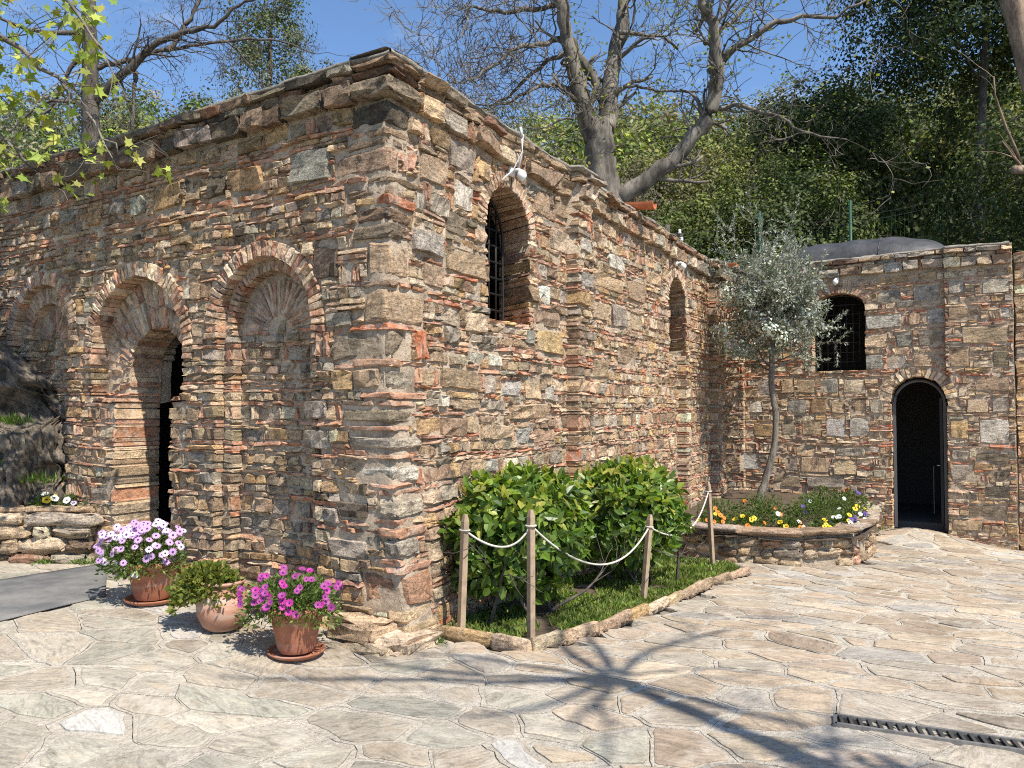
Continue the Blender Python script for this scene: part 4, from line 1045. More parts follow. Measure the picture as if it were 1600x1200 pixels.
def leafy_tree(name, label, x, y, h, r, cols, clumps=150, per=55, ls=.16, seed=0, trunk_r=.14, squash=1.0, group=None, low=-.7, bare=False):
    g = np.random.default_rng(seed); z = hz(x, y) - .1; root = tag(empty(name), label, 'tree', group)
    cz_ = z + h - r * squash; lst = []
    top = [np.array((x, y, z)), np.array((x + g.normal(0, .15), y, z + (cz_ - z) * .5)), np.array((x + g.normal(0, .2), y, cz_)), np.array((x, y, cz_ + r * .4))]
    pts, rad = limb(g, top, [trunk_r, trunk_r * .85, trunk_r * .6, trunk_r * .3]); lst.append((pts, rad, 0)); sprout(g, lst, pts, rad, .8, r * .9, 1, 3 if not bare else 4, nchild=(2, 4))
    obj('trunk', branches_mesh('trunk', lst), M_DARKBARK, root)
    V, F, T, _ = crown_mesh(g, 'crown', (x, y, cz_), (r, r, r * squash), int(clumps * 1.3), int(per * 1.5), ls * .70, cols, low, .25, .30)
    obj('crown', np_mesh('crown', V, F, T, smooth=False), M_FOREST, root); return root
leafy_tree('evergreen_tree', 'tall dark evergreen tree rising behind the right end of the annex', 12.9, 21.0, 12.5, 3.5, DK, 260, 75, .17, 11)
leafy_tree('evergreen_tree', 'very tall dark evergreen tree at the right edge of the photo', 16.2, 23.5, 17, 4.6, DK, 260, 70, .2, 12)
leafy_tree('evergreen_tree', 'dark green tree directly behind the grey rounded roof', 8.0, 21.6, 5.2, 2.6, DK + MID, 200, 70, .15, 13)
leafy_tree('evergreen_tree', 'dark evergreen tree high on the slope above the annex', 11.2, 28.5, 7.2, 3.4, DK, 220, 60, .22, 14)
leafy_tree('broadleaf_tree', 'mid green bushy tree behind the insulator pole', 5.4, 21.8, 4.8, 2.4, MID, 190, 70, .15, 15)
leafy_tree('broadleaf_tree', 'olive green tree on the slope right of the bare plane tree', 6.2, 27.0, 6.0, 2.8, OLV, 150, 50, .2, 16)
leafy_tree('bare_tree', 'brownish half bare tree between the plane tree limbs', 4.1, 25.0, 5.8, 2.5, BRN, 90, 30, .14, 17, bare=True)
leafy_tree('broadleaf_tree', 'bright lime green young tree left of the bare plane trunk', 1.35, 26.5, 5.0, 1.8, LIME, 110, 45, .16, 18, squash=1.3)
leafy_tree('broadleaf_tree', 'yellow green young tree above the conduit on the chapel wall', -.2, 29.5, 5.6, 2.0, LIME + OLV, 110, 45, .18, 19, squash=1.2)
leafy_tree('broadleaf_tree', 'sunlit yellow green tree above the small olive tree', 8.6, 25.0, 5.6, 2.3, LIME + OLV + MID, 130, 50, .17, 20)
leafy_tree('evergreen_tree', 'dark bush filling the gap under the right evergreen trees', 13.2, 18.2, 6.5, 3.0, DK, 170, 60, .16, 21)
leafy_tree('shrub', 'grey green broom shrub above the far left end of the chapel wall', -9.3, 14.2, 4.3, 1.7, GREY, 150, 60, .11, 22, .05)
leafy_tree('shrub', 'dusty olive bush beyond the left end of the coping', -7.4, 16.8, 5.2, 1.8, OLV + GREY, 130, 50, .12, 23, .06, bare=True)
leafy_tree('shrub', 'brownish twiggy bush beside the dark bare tree trunk', -5.9, 18.5, 5.4, 1.7, BRN + OLV, 110, 40, .12, 24, .06, bare=True)
leafy_tree('conifer', 'small feathery conifer poking above the chapel coping', -8.0, 25.0, 13.3, 1.5, GREY + MID, 90, 55, .14, 25, .12, squash=2.2)
leafy_tree('shrub', 'low grey green bush just above the coping near the conifer', -6.4, 25.5, 9.4, 1.4, GREY + OLV, 60, 40, .14, 26, .08)

# ---------------------------------------------------------------- big plane tree behind the chapel
g = np.random.default_rng(31); plane = tag(empty('plane_tree'), 'large pale barked plane tree with few leaves behind the chapel roof', 'tree')
lst = []; leafpts = []
def L3(s, y0, dy=0.0, seed=1):
    q = [tuple(map(float, p.split(','))) for p in s.split()]; n = len(q)
    return [(x, y0 + dy * i / max(1, n - 1), z) for i, (x, z) in enumerate(q)]
LIMBS = [("2.19,4.57 2.09,5.65 1.94,6.60 1.86,7.34 1.89,7.74", [0.390, 0.367, 0.312, 0.328, 0.257], 0, 0),
         ("1.75,7.34 1.49,8.15 1.26,8.96 1.07,9.77 0.89,10.64 0.68,11.72", [0.234, 0.195, 0.156, 0.133, 0.101, 0.062], -.6, 1),
         ("1.97,7.54 2.12,8.48 2.27,9.36 2.44,10.31 2.56,11.46", [0.226, 0.187, 0.156, 0.133, 0.078], .7, 1),
         ("2.23,6.05 2.97,6.53 3.71,7.16 4.09,7.81 4.21,8.62 4.05,9.43 3.81,9.90 3.71,10.64", [0.203, 0.179, 0.156, 0.148, 0.133, 0.101, 0.078, 0.055], -1.2, 1),
         ("1.07,9.83 1.42,9.29 1.82,8.62 2.02,7.95", [0.078, 0.094, 0.101, 0.109], .2, 0),
         ("1.13,9.59 0.61,9.29 0.11,9.05 -0.41,8.51 -0.88,8.11 -1.19,7.95", [0.066, 0.055, 0.043, 0.031, 0.020, 0.009], -1.5, 2),
         ("1.26,9.23 0.81,9.16 0.34,8.89 -0.07,8.51 -0.54,8.35 -1.01,8.08", [0.058, 0.047, 0.039, 0.027, 0.016, 0.008], .9, 2),
         ("1.42,8.46 0.88,8.51 0.41,8.35 -0.14,8.08 -0.74,7.97 -1.15,8.01", [0.055, 0.047, 0.035, 0.023, 0.016, 0.008], -.4, 2),
         ("0.92,10.24 0.27,10.05 -0.47,9.94 -0.88,9.90 -0.94,9.43 -1.15,8.96", [0.062, 0.047, 0.035, 0.027, 0.020, 0.009], -1.0, 2),
         ("4.21,8.82 4.72,9.23 5.33,9.56 5.94,9.73 6.62,9.63 7.36,10.00", [0.078, 0.070, 0.058, 0.047, 0.031, 0.016], -1.0, 3),
         ("4.21,7.97 4.86,7.97 5.47,7.61 6.01,7.16 6.62,6.93", [0.058, 0.047, 0.035, 0.023, 0.012], -1.2, 3),
         ("4.13,9.43 4.59,9.90 4.93,10.17 5.26,10.64", [0.062, 0.047, 0.039, 0.023], .5, 3),
         ("2.32,9.67 2.83,9.73 3.31,9.70 3.65,9.54", [0.047, 0.039, 0.031, 0.023], .4, 2),
         ("3.85,9.63 4.12,9.94 4.32,10.44", [0.047, 0.039, 0.023], -.5, 2),
         ("2.43,8.48 2.97,8.51 3.51,8.46 4.05,8.51", [0.031, 0.027, 0.023, 0.020], .3, 3),
         ("1.69,8.21 1.42,7.88 1.22,7.68 0.68,7.34 0.07,7.24", [0.035, 0.031, 0.027, 0.016, 0.008], -1.0, 2)]
for s, rad, dy, kind in LIMBS:
    pts, rr = limb(g, L3(s, 16.2, dy), rad, .10); lst.append((pts, rr, 0))
    if kind: sprout(g, lst, pts, rr, .7 if kind == 1 else .98, 1.3 if kind > 1 else 1.1, 1, 3 if kind != 2 else 4, nchild=(2, 4), spread=.8, wob=.24, minr=.0085)
    if kind == 3 or kind == 1: leafpts += [p for p in pts]
obj('trunk', branches_mesh('trunk', lst), M_PLANEBARK, plane)
tips = np.array([p[-1] for p, r, l in lst if l >= 2 and (p[-1][0] > 1.2)]); tips = tips[g.random(len(tips)) < .5]; tips = np.repeat(tips, 2, 0) + g.normal(0, .08, (len(tips) * 2, 3)); n = len(tips)
V, F, T = leaf_quads(g, tips, ball(g, n) + [0, 0, -.2], g.uniform(.05, .10, n), g.uniform(.04, .09, n), tints(g, n, [(.22, .24, .05), (.28, .27, .07), (.17, .2, .04)]), .1)
obj('crown', np_mesh('crown', V, F, T, smooth=False), M_LEAF, plane)

# dark bare tree on the left
g = np.random.default_rng(33); bare = tag(empty('bare_tree'), 'dark bare tree with long drooping twigs behind the left of the chapel', 'tree'); lst = []
for s, rad, dy, kind in [("-7.77,4.17 -7.77,5.57 -7.78,6.56 -7.78,7.78 -7.84,8.95 -7.86,10.12", [.18, .16, .15, .14, .12, .10], 0, 0),
         ("-7.72,7.26 -7.29,7.61 -6.83,7.90 -6.39,8.23 -5.83,8.37 -5.31,8.43 -4.84,8.72 -4.32,8.81", [.085, .08, .07, .055, .045, .035, .025, .012], -.8, 2),
         ("-6.39,8.23 -6.21,8.54 -6.07,8.95 -5.89,9.42", [.05, .045, .04, .03], .3, 2),
         ("-7.75,7.90 -7.23,8.11 -6.71,8.37 -5.95,8.58 -5.25,8.74 -4.55,8.79 -3.85,8.60", [.05, .045, .04, .03, .025, .018, .008], .9, 2),
         ("-6.94,7.84 -6.91,7.43 -6.83,6.85 -6.86,6.32", [.04, .03, .022, .012], -.5, 2),
         ("-7.88,8.37 -8.22,7.96 -8.52,7.43 -8.87,7.08 -9.28,6.91", [.05, .04, .03, .02, .012], .4, 2),
         ("-7.84,8.60 -8.40,8.48 -8.93,8.54 -9.51,8.72", [.05, .04, .03, .02], -.5, 2),
         ("-7.80,7.20 -8.28,7.26 -8.69,7.08 -9.10,6.56", [.04, .03, .02, .01], -.3, 2),
         ("-5.31,8.43 -5.02,8.19 -4.78,7.84 -4.55,7.55", [.02, .016, .012, .006], .2, 2)]:
    pts, rr = limb(g, L3(s, 14.0, dy), rad, .05); lst.append((pts, rr, 0))
    if kind: sprout(g, lst, pts, rr, .75, .85, 1, 3, nchild=(2, 4), spread=.75, up=-.06, wob=.2)
obj('trunk', branches_mesh('trunk', lst), M_DARKBARK, bare)
tips = np.array([p[-1] for p, r, l in lst if l >= 2]); tips = np.repeat(tips, 3, 0) + g.normal(0, .07, (len(tips) * 3, 3)); n = len(tips)
V, F, T = leaf_quads(g, tips, np.tile([0, 0, -1.0], (n, 1)) + ball(g, n) * .35, g.uniform(.05, .10, n), np.full(n, .014), tints(g, n, [(.10, .075, .05), (.14, .11, .07)]))
obj('crown', np_mesh('crown', V, F, T, smooth=False), M_LEAF, bare)

# ---------------------------------------------------------------- old hollow plane at the left, its leaves hanging overhead
g = np.random.default_rng(35); old = tag(empty('hollow_plane_tree'), 'gnarled hollow old tree trunk on the left with lime green leaves overhead', 'tree')
V = []; nu, nv = 200, 130
for j in range(nv + 1):
    t = j / nv; z = .45 + 2.5 * t; cx = -4.70 - .85 * max(0, z - 1.30) ** 1.5; cy = 7.62 + .06 * t; r = .43 - .13 * t + .3 * max(0, .25 - t)
    for i in range(nu):
        a = 2 * math.pi * i / nu; u, w = math.cos(a), math.sin(a)
        ua, wa_ = math.cos(a + z * .9), math.sin(a + z * .9); k = 1.08 + .30 * nz(u * 1.7, w * 1.7, z * 1.5 + 4) - .42 * abs(nz(ua * 3.2, wa_ * 3.2, z * .8)) - .26 * abs(nz(ua * 7, wa_ * 7, z * 1.6 + 3)) + .22 * nz(u * 5, w * 5, z * 6) + .12 * nz(u * 13, w * 13, z * 12) + .06 * nz(u * 30, w * 30, z * 24)
        rr = r * k; p = np.array((cx + u * rr, cy + w * rr, z))
        for hx, hzz, hr, hd in ((-4.72, 1.62, .20, .46), (-5.0, 1.16, .15, .25), (-4.42, .98, .10, .15)):
            e = math.exp(-(((p[0] - hx) ** 2 * .55 + (z - hzz) ** 2) / hr ** 2) ** 2.2) * (w < 0); p[1] += hd * e
        V.append(p)
F = [(j * nu + i, j * nu + (i + 1) % nu, (j + 1) * nu + (i + 1) % nu, (j + 1) * nu + i) for j in range(nv) for i in range(nu)]
obj('trunk', np_mesh('trunk', V, F), M_GNARL, old)
lst = []
for pts_, rad in (([(-5.6, 7.25, 2.5), (-6.3, 7.1, 3.5), (-5.6, 6.6, 4.8), (-4.6, 6.0, 5.9), (-3.2, 5.6, 6.5), (-1.9, 5.3, 6.8)], [.26, .22, .18, .13, .08, .03]),
                  ([(-5.65, 6.7, 4.5), (-4.9, 5.7, 4.55), (-4.2, 5.5, 4.5), (-3.55, 5.45, 4.2), (-3.1, 5.5, 3.75), (-2.85, 5.5, 3.45)], [.06, .04, .028, .018, .010, .005]),
                  ([(-4.9, 5.7, 4.55), (-4.2, 5.6, 4.0), (-3.7, 5.6, 3.55), (-3.5, 5.6, 3.35)], [.03, .02, .012, .005]),
                  ([(-5.0, 5.9, 4.9), (-3.9, 5.4, 4.75), (-3.2, 5.3, 4.55), (-2.9, 5.3, 4.15)], [.04, .025, .015, .006]),
                  ([(-5.6, 6.6, 4.8), (-5.2, 7.6, 5.8), (-4.6, 8.2, 6.4)], [.1, .06, .02]), ([(-4.4, 5.9, 6.0), (-3.6, 6.6, 6.7), (-3.0, 7.0, 7.1)], [.08, .05, .02])):
    pts, rr = limb(g, pts_, rad, .06); lst.append((pts, rr, 0)); sprout(g, lst, pts, rr, .6, .6, 1, 2, nchild=(2, 4), up=-.05)
obj('limb', branches_mesh('limb', lst), M_PLANEBARK, old)
# lobed leaves
star = [(0, 0), (.16, .10), (.46, .02), (.30, .24), (.50, .52), (.22, .48), (.10, .62), (0, 1.0), (-.10, .62), (-.22, .48), (-.50, .52), (-.30, .24), (-.46, .02), (-.16, .10)]
def lobed(g, pos, nor, size, tint):
    V, F, T = [], [], []
    for p, nv_, s, t in zip(pos, nor, size, tint):
        nv_ = unit(nv_); d = unit(np.cross(nv_, ball(g, 1)[0])); d = unit(d + np.array([0, 0, -.7])); e = unit(np.cross(nv_, d)); b = len(V); w = unit(np.cross(d, e))
        V.append(p + d * s * .4); T.append(t)
        for u, v in star: V.append(p + (e * u + d * v) * s + w * s * (.12 * abs(u) + .08 * (v - .4) ** 2)); T.append(t)
        m = len(star); F += [(b, b + 1 + i, b + 1 + (i + 1) % m) for i in range(m)]
    return V, F, T
cl = [((-4.05, 5.6, 4.15), (.45, .3, .40), 90), ((-3.6, 5.5, 4.25), (.42, .3, .36), 65), ((-3.75, 5.7, 3.6), (.3, .25, .3), 45), ((-3.1, 5.4, 4.4), (.18, .2, .32), 70), ((-3.05, 5.5, 4.0), (.18, .2, .12), 18), ((-3.3, 5.6, 3.65), (.16, .2, .20), 26), ((-2.95, 5.6, 3.5), (.22, .2, .07), 16),
      ((-3.7, 5.6, 3.85), (.25, .2, .10), 18), ((-3.95, 5.7, 3.2), (.12, .15, .06), 8), ((-3.2, 5.6, 3.25), (.12, .1, .12), 9), ((-2.6, 5.6, 3.36), (.10, .1, .03), 6), ((-3.9, 5.4, 4.6), (.5, .3, .2), 50)]
pos = np.vstack([np.array(c) + g.normal(size=(n, 3)) * .62 * np.array(r) for c, r, n in cl]); n = len(pos)
V, F, T = lobed(g, pos, ball(g, n) + [.3, -.4, .8], g.uniform(.05, .115, n), tints(g, n, [(.30, .33, .06), (.24, .28, .05), (.36, .37, .09), (.17, .22, .04)]))
obj('hanging_leaves', np_mesh('hanging_leaves', V, F, T, smooth=False), M_LEAF, old)
V, F, T, _ = crown_mesh(g, 'crown', (-3.0, 5.45, 6.5), (1.6, 1.15, .8), 52, 30, .15, [(.24, .28, .05), (.17, .22, .04)], -1, .22, .2)
obj('crown', np_mesh('crown', V, F, T, smooth=False), M_LEAF, old)
# grass in the hollows
n = 420; c = np.array([(-4.72, 7.24, 1.47), (-5.0, 7.22, 1.06), (-4.42, 7.22, .92)])[g.integers(3, size=n)]; pos = c + g.normal(size=(n, 3)) * [.10, .05, .015]
V, F, T = leaf_quads(g, pos, np.tile([0, -.35, 1.0], (n, 1)) + ball(g, n) * .6, g.uniform(.05, .12, n), np.full(n, .012), tints(g, n, [(.10, .17, .03), (.15, .22, .04)]))
go = obj('grass_tufts', np_mesh('grass_tufts', V, F, T, smooth=False), M_LEAF, old); go['kind'] = 'stuff'

# ---------------------------------------------------------------- bare tree behind the camera, throwing its shadow on the paving
g = np.random.default_rng(37); pol = tag(empty('shade_tree'), 'bare tree out of frame whose branch shadow lies across the paving', 'tree'); lst = []
tr_, rr = limb(g, [(4.45, -.70, -.1), (4.30, -.42, 2.2), (4.05, .0, 4.4), (3.80, .45, 6.1), (3.68, .67, 7.0)], [.2, .15, .10, .07, .05], .03); lst.append((tr_, rr, 0))
for k in range(9):
    a = 2 * math.pi * k / 9; d = unit(np.array((math.cos(a), math.sin(a), g.uniform(.15, 1.1)))); grow(g, lst, (3.70 + d[0] * .08, .66 + d[1] * .08, 6.9 + .1 * d[2]), d, g.uniform(.9, 2.1), g.uniform(.022, .045), 1, 3, spread=.6, nchild=(2, 4))
for k in range(7):
    d = unit(np.array((g.normal(0, .8), g.normal(0, .8), .6))); grow(g, lst, (3.95 + d[0] * .05, .2, 5.2 + .15 * k), d, g.uniform(.5, .9), .03, 1, 3, nchild=(3, 5))
p_, r_ = limb(g, [(3.68, .67, 6.8), (3.0, .60, 6.95), (2.2, .66, 6.9), (1.4, .55, 7.0)], [.04, .035, .028, .012], .05); lst.append((p_, r_, 0)); sprout(g, lst, p_, r_, .5, .6, 2, 3)
obj('trunk', branches_mesh('trunk', lst), M_PLANEBARK, pol)
V, F, T, _ = crown_mesh(g, 'crown', (4.05, .10, 5.5), (.42, .42, .38), 16, 22, .10, MID, -1, .35, .1)
obj('crown', np_mesh('crown', V, F, T, smooth=False), M_LEAF, pol)
# big trunk with cut stubs at the right edge
stub = tag(empty('lopped_tree'), 'brown lopped tree with cut stubs at the right edge of the photo', 'tree'); lst = []
tr_, rr = limb(g, [(11.5, 16, 1.0), (11.45, 16, 4.5), (11.35, 16, 6.6), (11.05, 16, 8.4), (10.68, 16, 9.9), (10.4, 16, 11.2)], [.30, .28, .27, .24, .22, .2], .04); lst.append((tr_, rr, 0))
for q, d, L, r in (((11.3, 15.9, 6.5), (-.95, -.2, .05), .95, .12), ((11.3, 15.9, 6.3), (-.8, -.2, -.45), .8, .08), ((11.3, 15.9, 6.8), (-.85, -.2, .3), .7, .09)):
    q = np.array(q); d = unit(np.array(d)); lst.append(limb(g, [q, q + d * L * .5 + [0, 0, .05], q + d * L], [r, r * .85, r * .75], .04) + (0,))
for q, d, L in (((10.65, 15.9, 6.75), (-.30, -.1, .9), 1.9), ((10.8, 15.9, 6.5), (-.5, -.1, .35), 1.0)): grow(g, lst, q, d, L, .035, 2, 3, nchild=(2, 4))
obj('trunk', branches_mesh('trunk', lst), mat_bark('brown_bark', (.14, .095, .065), (.34, .24, .165), 5), stub)

# ---------------------------------------------------------------- olive tree in the curved planter
g = np.random.default_rng(39); ol = tag(empty('olive_tree'), 'slender grey green olive tree with a thin bent trunk in the curved planter', 'tree')
lst = []; tp, tr = limb(g, [(3.84, 12.0, .15), (3.93, 12.0, .45), (4.08, 12.0, 1.0), (4.12, 12.0, 1.5), (4.06, 12.0, 2.0), (4.08, 12.0, 2.6), (4.12, 12.0, 3.3)], [.075, .06, .05, .048, .046, .04, .02], .015); lst.append((tp, tr, 0))
for k in range(34):
    a = g.uniform(0, 6.28); zz = g.uniform(2.15, 3.4); d = (math.cos(a), math.sin(a), g.uniform(.0, 1.1)); grow(g, lst, (4.08, 12.0, zz), d, g.uniform(.45, .85), .018, 1, 3, nchild=(3, 5), up=.05)
for k in range(5): grow(g, lst, (4.1 + g.normal(0, .1), 12, 3.2), (g.normal(-.15, .3), g.normal(0, .25), 1.2), g.uniform(.8, 1.15), .014, 1, 3, nchild=(3, 5))
obj('trunk', branches_mesh('trunk', lst), M_OLIVEBARK, ol)
P, A = [], []
for pts, rad, lvl in lst:
    if lvl < 1: continue
    for i in range(len(pts) - 1):
        m = 11 if lvl >= 2 else 6; t = g.random((m, 1)); P.append(np.array(pts[i]) + (np.array(pts[i + 1]) - np.array(pts[i])) * t); A.append(np.tile(pts[i + 1] - pts[i], (m, 1)) / max(1e-6, np.linalg.norm(pts[i + 1] - pts[i])))
P = np.vstack(P); A = np.vstack(A) + ball(g, len(P)) * .9; keep = np.hypot(P[:, 0] - 4.08, P[:, 1] - 12) < 1.12; P, A = P[keep], A[keep]
if len(P) > 26000: ix = g.permutation(len(P))[:26000]; P, A = P[ix], A[ix]
n = len(P); V, F, T = leaf_quads(g, P, A, g.uniform(.04, .075, n), g.uniform(.011, .017, n), tints(g, n, [(.24, .26, .20), (.32, .34, .28), (.42, .44, .38), (.18, .20, .15)]), .1)
V2, F2, T2, _ = crown_mesh(g, 'crown', (4.10, 12.0, 3.12), (.90, .85, .88), 115, 60, .055, [(.24, .26, .20), (.32, .34, .28), (.42, .44, .38), (.18, .20, .15)], -.8, .22, .15)
obj('crown', np_mesh('crown', np.vstack([V, V2]), np.vstack([F, F2 + len(V)]), np.vstack([T, T2]), smooth=False), M_OLIVE, ol)

# ---------------------------------------------------------------- raised bed in front of the side wall
def poly_fill(poly, step, zf, name, mat, parent=None):
    """a sheet over a polygon: regular grid clipped to it"""
    xs = [p[0] for p in poly]; ys = [p[1] for p in poly]; V, F = [], []
    for x in np.arange(min(xs), max(xs), step):
        for y in np.arange(min(ys), max(ys), step):
            q = [(x, y), (x + step, y), (x + step, y + step), (x, y + step)]
            if not any(inside(c, poly) for c in q): continue
            b0 = len(V); V += [(a, b_, zf(a, b_)) for a, b_ in q]; F.append((b0, b0 + 1, b0 + 2, b0 + 3))
    return obj(name, np_mesh(name, V, F), mat, parent)
garden = tag(empty('garden_bed'), 'grassy bed edged with low stones along the side wall', 'garden bed')
zg = lambda x, y: float(gz(x, y)) + .012 + .03 * nz(x * 3, y * 3)
gin = [(np.array(p) - np.mean(GARDEN, 0)) * .97 + np.mean(GARDEN, 0) for p in GARDEN]; gin = [tuple(p) for p in gin]
poly_fill(gin, .08, zg, 'soil', M_SOIL, garden)
g = np.random.default_rng(51)
pts_ = []
while len(pts_) < 16000:
    x, y = g.uniform(-.7, 2.7), g.uniform(5.1, 9.9)
    if inside((x, y), gin) and nz(x * 2.2, y * 2.2, 5) > -.30: pts_.append((x, y, zg(x, y)))
P = np.array(pts_); n = len(P); tone_ = np.array([.7 + .6 * (nz(a * 3, b_ * 3, 9) + .5) for a, b_, _ in P])[:, None]
V, F, T = leaf_quads(g, P, np.tile([0, 0, .9], (n, 1)) + ball(g, n) * .75, g.uniform(.02, .07, n), g.uniform(.010, .022, n), np.clip(tints(g, n, [(.11, .17, .03), (.16, .22, .04), (.08, .13, .025), (.2, .22, .06)]) * tone_, .01, .6))
o = obj('grass', np_mesh('grass', V, F, T, smooth=False), M_LEAF, garden); o['kind'] = 'stuff'
def along(poly, step, gap=.012, jit=.3):
    """pieces along a polyline: (centre, unit tangent, length)"""
    out = []; P = [np.array(p) for p in poly]
    for a, b_ in zip(P[:-1], P[1:]):
        L = np.linalg.norm(b_ - a); k = max(1, int(round(L / step))); cuts = [0] + sorted([(i + rng.uniform(-jit, jit)) / k for i in range(1, k)]) + [1]
        for c, d in zip(cuts[:-1], cuts[1:]): out.append((a + (b_ - a) * (c + d) / 2, (b_ - a) / L, (d - c) * L - gap))
    return out
def block(name, c, t, L, dep, h, key, parent, mat=None, zc=None, seg=(5, 4, 4), jit=.006, rnd=.02):
    t3 = np.array([t[0], t[1], 0]); n3 = np.array([-t[1], t[0], 0]); z = zc if zc is not None else float(gz(c[0], c[1])) + h / 2 - .02
    P, F, lc = rough_box((c[0], c[1], z), t3, n3, (0, 0, 1), (L / 2, dep / 2, h / 2), seg, jit, rnd); cc = P.mean(0)
    return obj(name, np_mesh(name, P - cc, F, tone(key), lc), mat or M_STONE, parent, loc=cc)
for c, t, L in along([GARDEN[0], GARDEN[1], GARDEN[2]] + GARDEN[2:7][1:], .42): block('edging_stone', c, t, L, .06, .10, rng.choice(list('PTOPT')), garden, jit=.003, rnd=.012)

def hedge(label, c, half, z0, z1, ang, n, seed, cols):
    g = np.random.default_rng(seed); root = tag(empty('laurel_bush'), label, 'bush'); ca_, sa_ = math.cos(ang), math.sin(ang)
    d = ball(g, n); q = np.abs(d) ** 1.0; k = (np.abs(d[:, 0]) ** 2.6 + np.abs(d[:, 1]) ** 2.6 + np.abs(d[:, 2]) ** 2.6) ** (-1 / 2.6)
    lump = np.array([1 + .24 * nz(*(v * 2.3 + seed)) + .14 * nz(*(v * 5 + seed)) for v in d]); depth_ = 1 - .34 * g.random(n) ** 2.0
    P = d * (k * lump * depth_)[:, None] * [half[0], half[1], (z1 - z0) / 2]; P[:, 2] += (z0 + z1) / 2
    low = P[:, 2] < z0 + .35 * (z1 - z0); keep = ~low | (g.random(n) < .55); P, d, depth_ = P[keep], d[keep], depth_[keep]; n = len(P)
    A = ball(g, n) + d * .45 + [0, 0, -.12]; UPV = d + ball(g, n) * .55 + [0, -.1, .35]
    R2 = np.array([[ca_, -sa_, 0], [sa_, ca_, 0], [0, 0, 1]]); P = P @ R2.T + [c[0], c[1], 0]; A = A @ R2.T; UPV = UPV @ R2.T
    T = tints(g, n, cols, .16)
    new = (d[:, 2] > .25) & (g.random(n) < .35); T[new] = tints(g, int(new.sum()), [(.27, .31, .045), (.22, .28, .04), (.30, .29, .06)], .14)
    V, F, T = long_leaves(g, P, A, UPV, g.uniform(.075, .13, n), g.uniform(.042, .068, n), T)
    obj('foliage', np_mesh('foliage', V, F, T, smooth=False), M_GLOSSY, root)
    lst = []
    for i in range(9): grow(g, lst, (c[0] + g.normal(0, .16), c[1] + g.normal(0, .16), float(gz(*c))), (g.normal(0, .5), g.normal(0, .5), 1), (z1 - z0) * .75, .018, 1, 3, nchild=(2, 4))
    obj('stems', branches_mesh('stems', lst), M_DARKBARK, root); return root
LAU = [(.07, .125, .022), (.10, .17, .028), (.14, .21, .035), (.06, .10, .02), (.16, .23, .04), (.12, .19, .03)]
ang2 = math.atan2(A2[1], A2[0])
hb = C0 + A2 * 1.18 + N2 * .42; hedge('glossy green bush nearest the chapel corner, behind the first two posts', hb, (.68, .43), .20, 1.08, ang2, 5000, 61, LAU)
hb = C0 + A2 * 3.05 + N2 * .62; hedge('glossy green bush further along the side wall, beside the curved planter', hb, (.60, .48), .10, 1.02, ang2, 4400, 62, LAU)

# rope barrier
PO = [((-.36, 5.44), .0, (.03, .02, .86)), ((.133, 5.42), .0, (0, 0, .90)), ((1.17, 6.92), -.06, (.075, .03, .76)), ((2.30, 8.85), -.14, (-.05, 0, 1.0))]
PL = ['weathered wooden post nearest the chapel corner', 'upright wooden post at the front corner of the grassy bed', 'leaning wooden post between the two glossy bushes', 'dark wooden post beside the curved planter wall']
tops = []
for (xy, zb, d), lb in zip(PO, PL):
    root = tag(empty('rope_post'), lb, 'post', 'posts of the rope barrier'); zb = float(gz(*xy)) - .05; a = Vector((*xy, zb)); b_ = a + Vector(d) + Vector((0, 0, .05)); v = (b_ - a).normalized(); u = v.cross(Vector((.8, .6, 0))).normalized(); w = v.cross(u)
    m_ = MB(); L = (b_ - a).length; h = .021
    for t0, t1, h0, h1 in ((0, L - .05, h, h), (L - .05, L, h, h * .55)):
        V = [a + v * t + u * (i * q) + w * (j * q) for t, q in ((t0, h0), (t1, h1)) for i, j in ((-1, -1), (1, -1), (1, 1), (-1, 1))]
        m_.add(V, [(0, 1, 5, 4), (1, 2, 6, 5), (2, 3, 7, 6), (3, 0, 4, 7), (4, 5, 6, 7), (3, 2, 1, 0)])
    obj('stake', m_.mesh('stake'), M_WOOD, root)
    k_ = MB(); top = a + v * (L - .11); k_.tube([top + (u * math.cos(t) + w * math.sin(t)) * .036 for t in np.linspace(0, 6.6, 14)], .006, 5); obj('knot', k_.mesh('knot', True), M_ROPE, root); tops.append(top)
m_ = MB()
for a, b_, sag in ((tops[0], tops[1], .13), (tops[1], tops[2], .30), (tops[2], tops[3], .24)):
    out = Vector((*N2, 0)) * .05; pts_ = [a + (b_ - a) * t + out * math.sin(math.pi * t) - Vector((0, 0, sag * 4 * t * (1 - t))) for t in np.linspace(0, 1, 22)]; m_.tube(pts_, .0078, 6)
tag(obj('barrier_rope', m_.mesh('barrier_rope', True), M_ROPE), 'pale rope sagging between the four wooden posts', 'rope')

# ---------------------------------------------------------------- curved planter
plan = tag(empty('curved_planter'), 'curved low stone planter wall in the inner corner with slab coping', 'planter')
PW = PLANTER[0:9]; soil_z = lambda x, y: .03 + .05 * nz(x * 2, y * 2) + .10 * max(0, (y - 9.6)) / 2.4
poly_fill(PLANTER, .12, soil_z, 'soil', M_SOIL, plan)
cv = MB(); P = [np.array(p) for p in PW]; cen = np.array((4.0, 11.6)); V, F = [], []
dense = []
for a, b_ in zip(P[:-1], P[1:]):
    for t in np.linspace(0, 1, 12)[:-1]: dense.append(a + (b_ - a) * t)
dense.append(P[-1])
for p in dense:
    i_ = unit(cen - p)
    for zz, dd in ((-.7, .0), (-.35, .0), (-.1, .005), (.06, .01), (.06, .24), (-.3, .26)):
        q = p + i_ * (dd + .03 + .02 * nz(p[0] * 4, p[1] * 4, zz * 4)); V.append((q[0], q[1], zz))
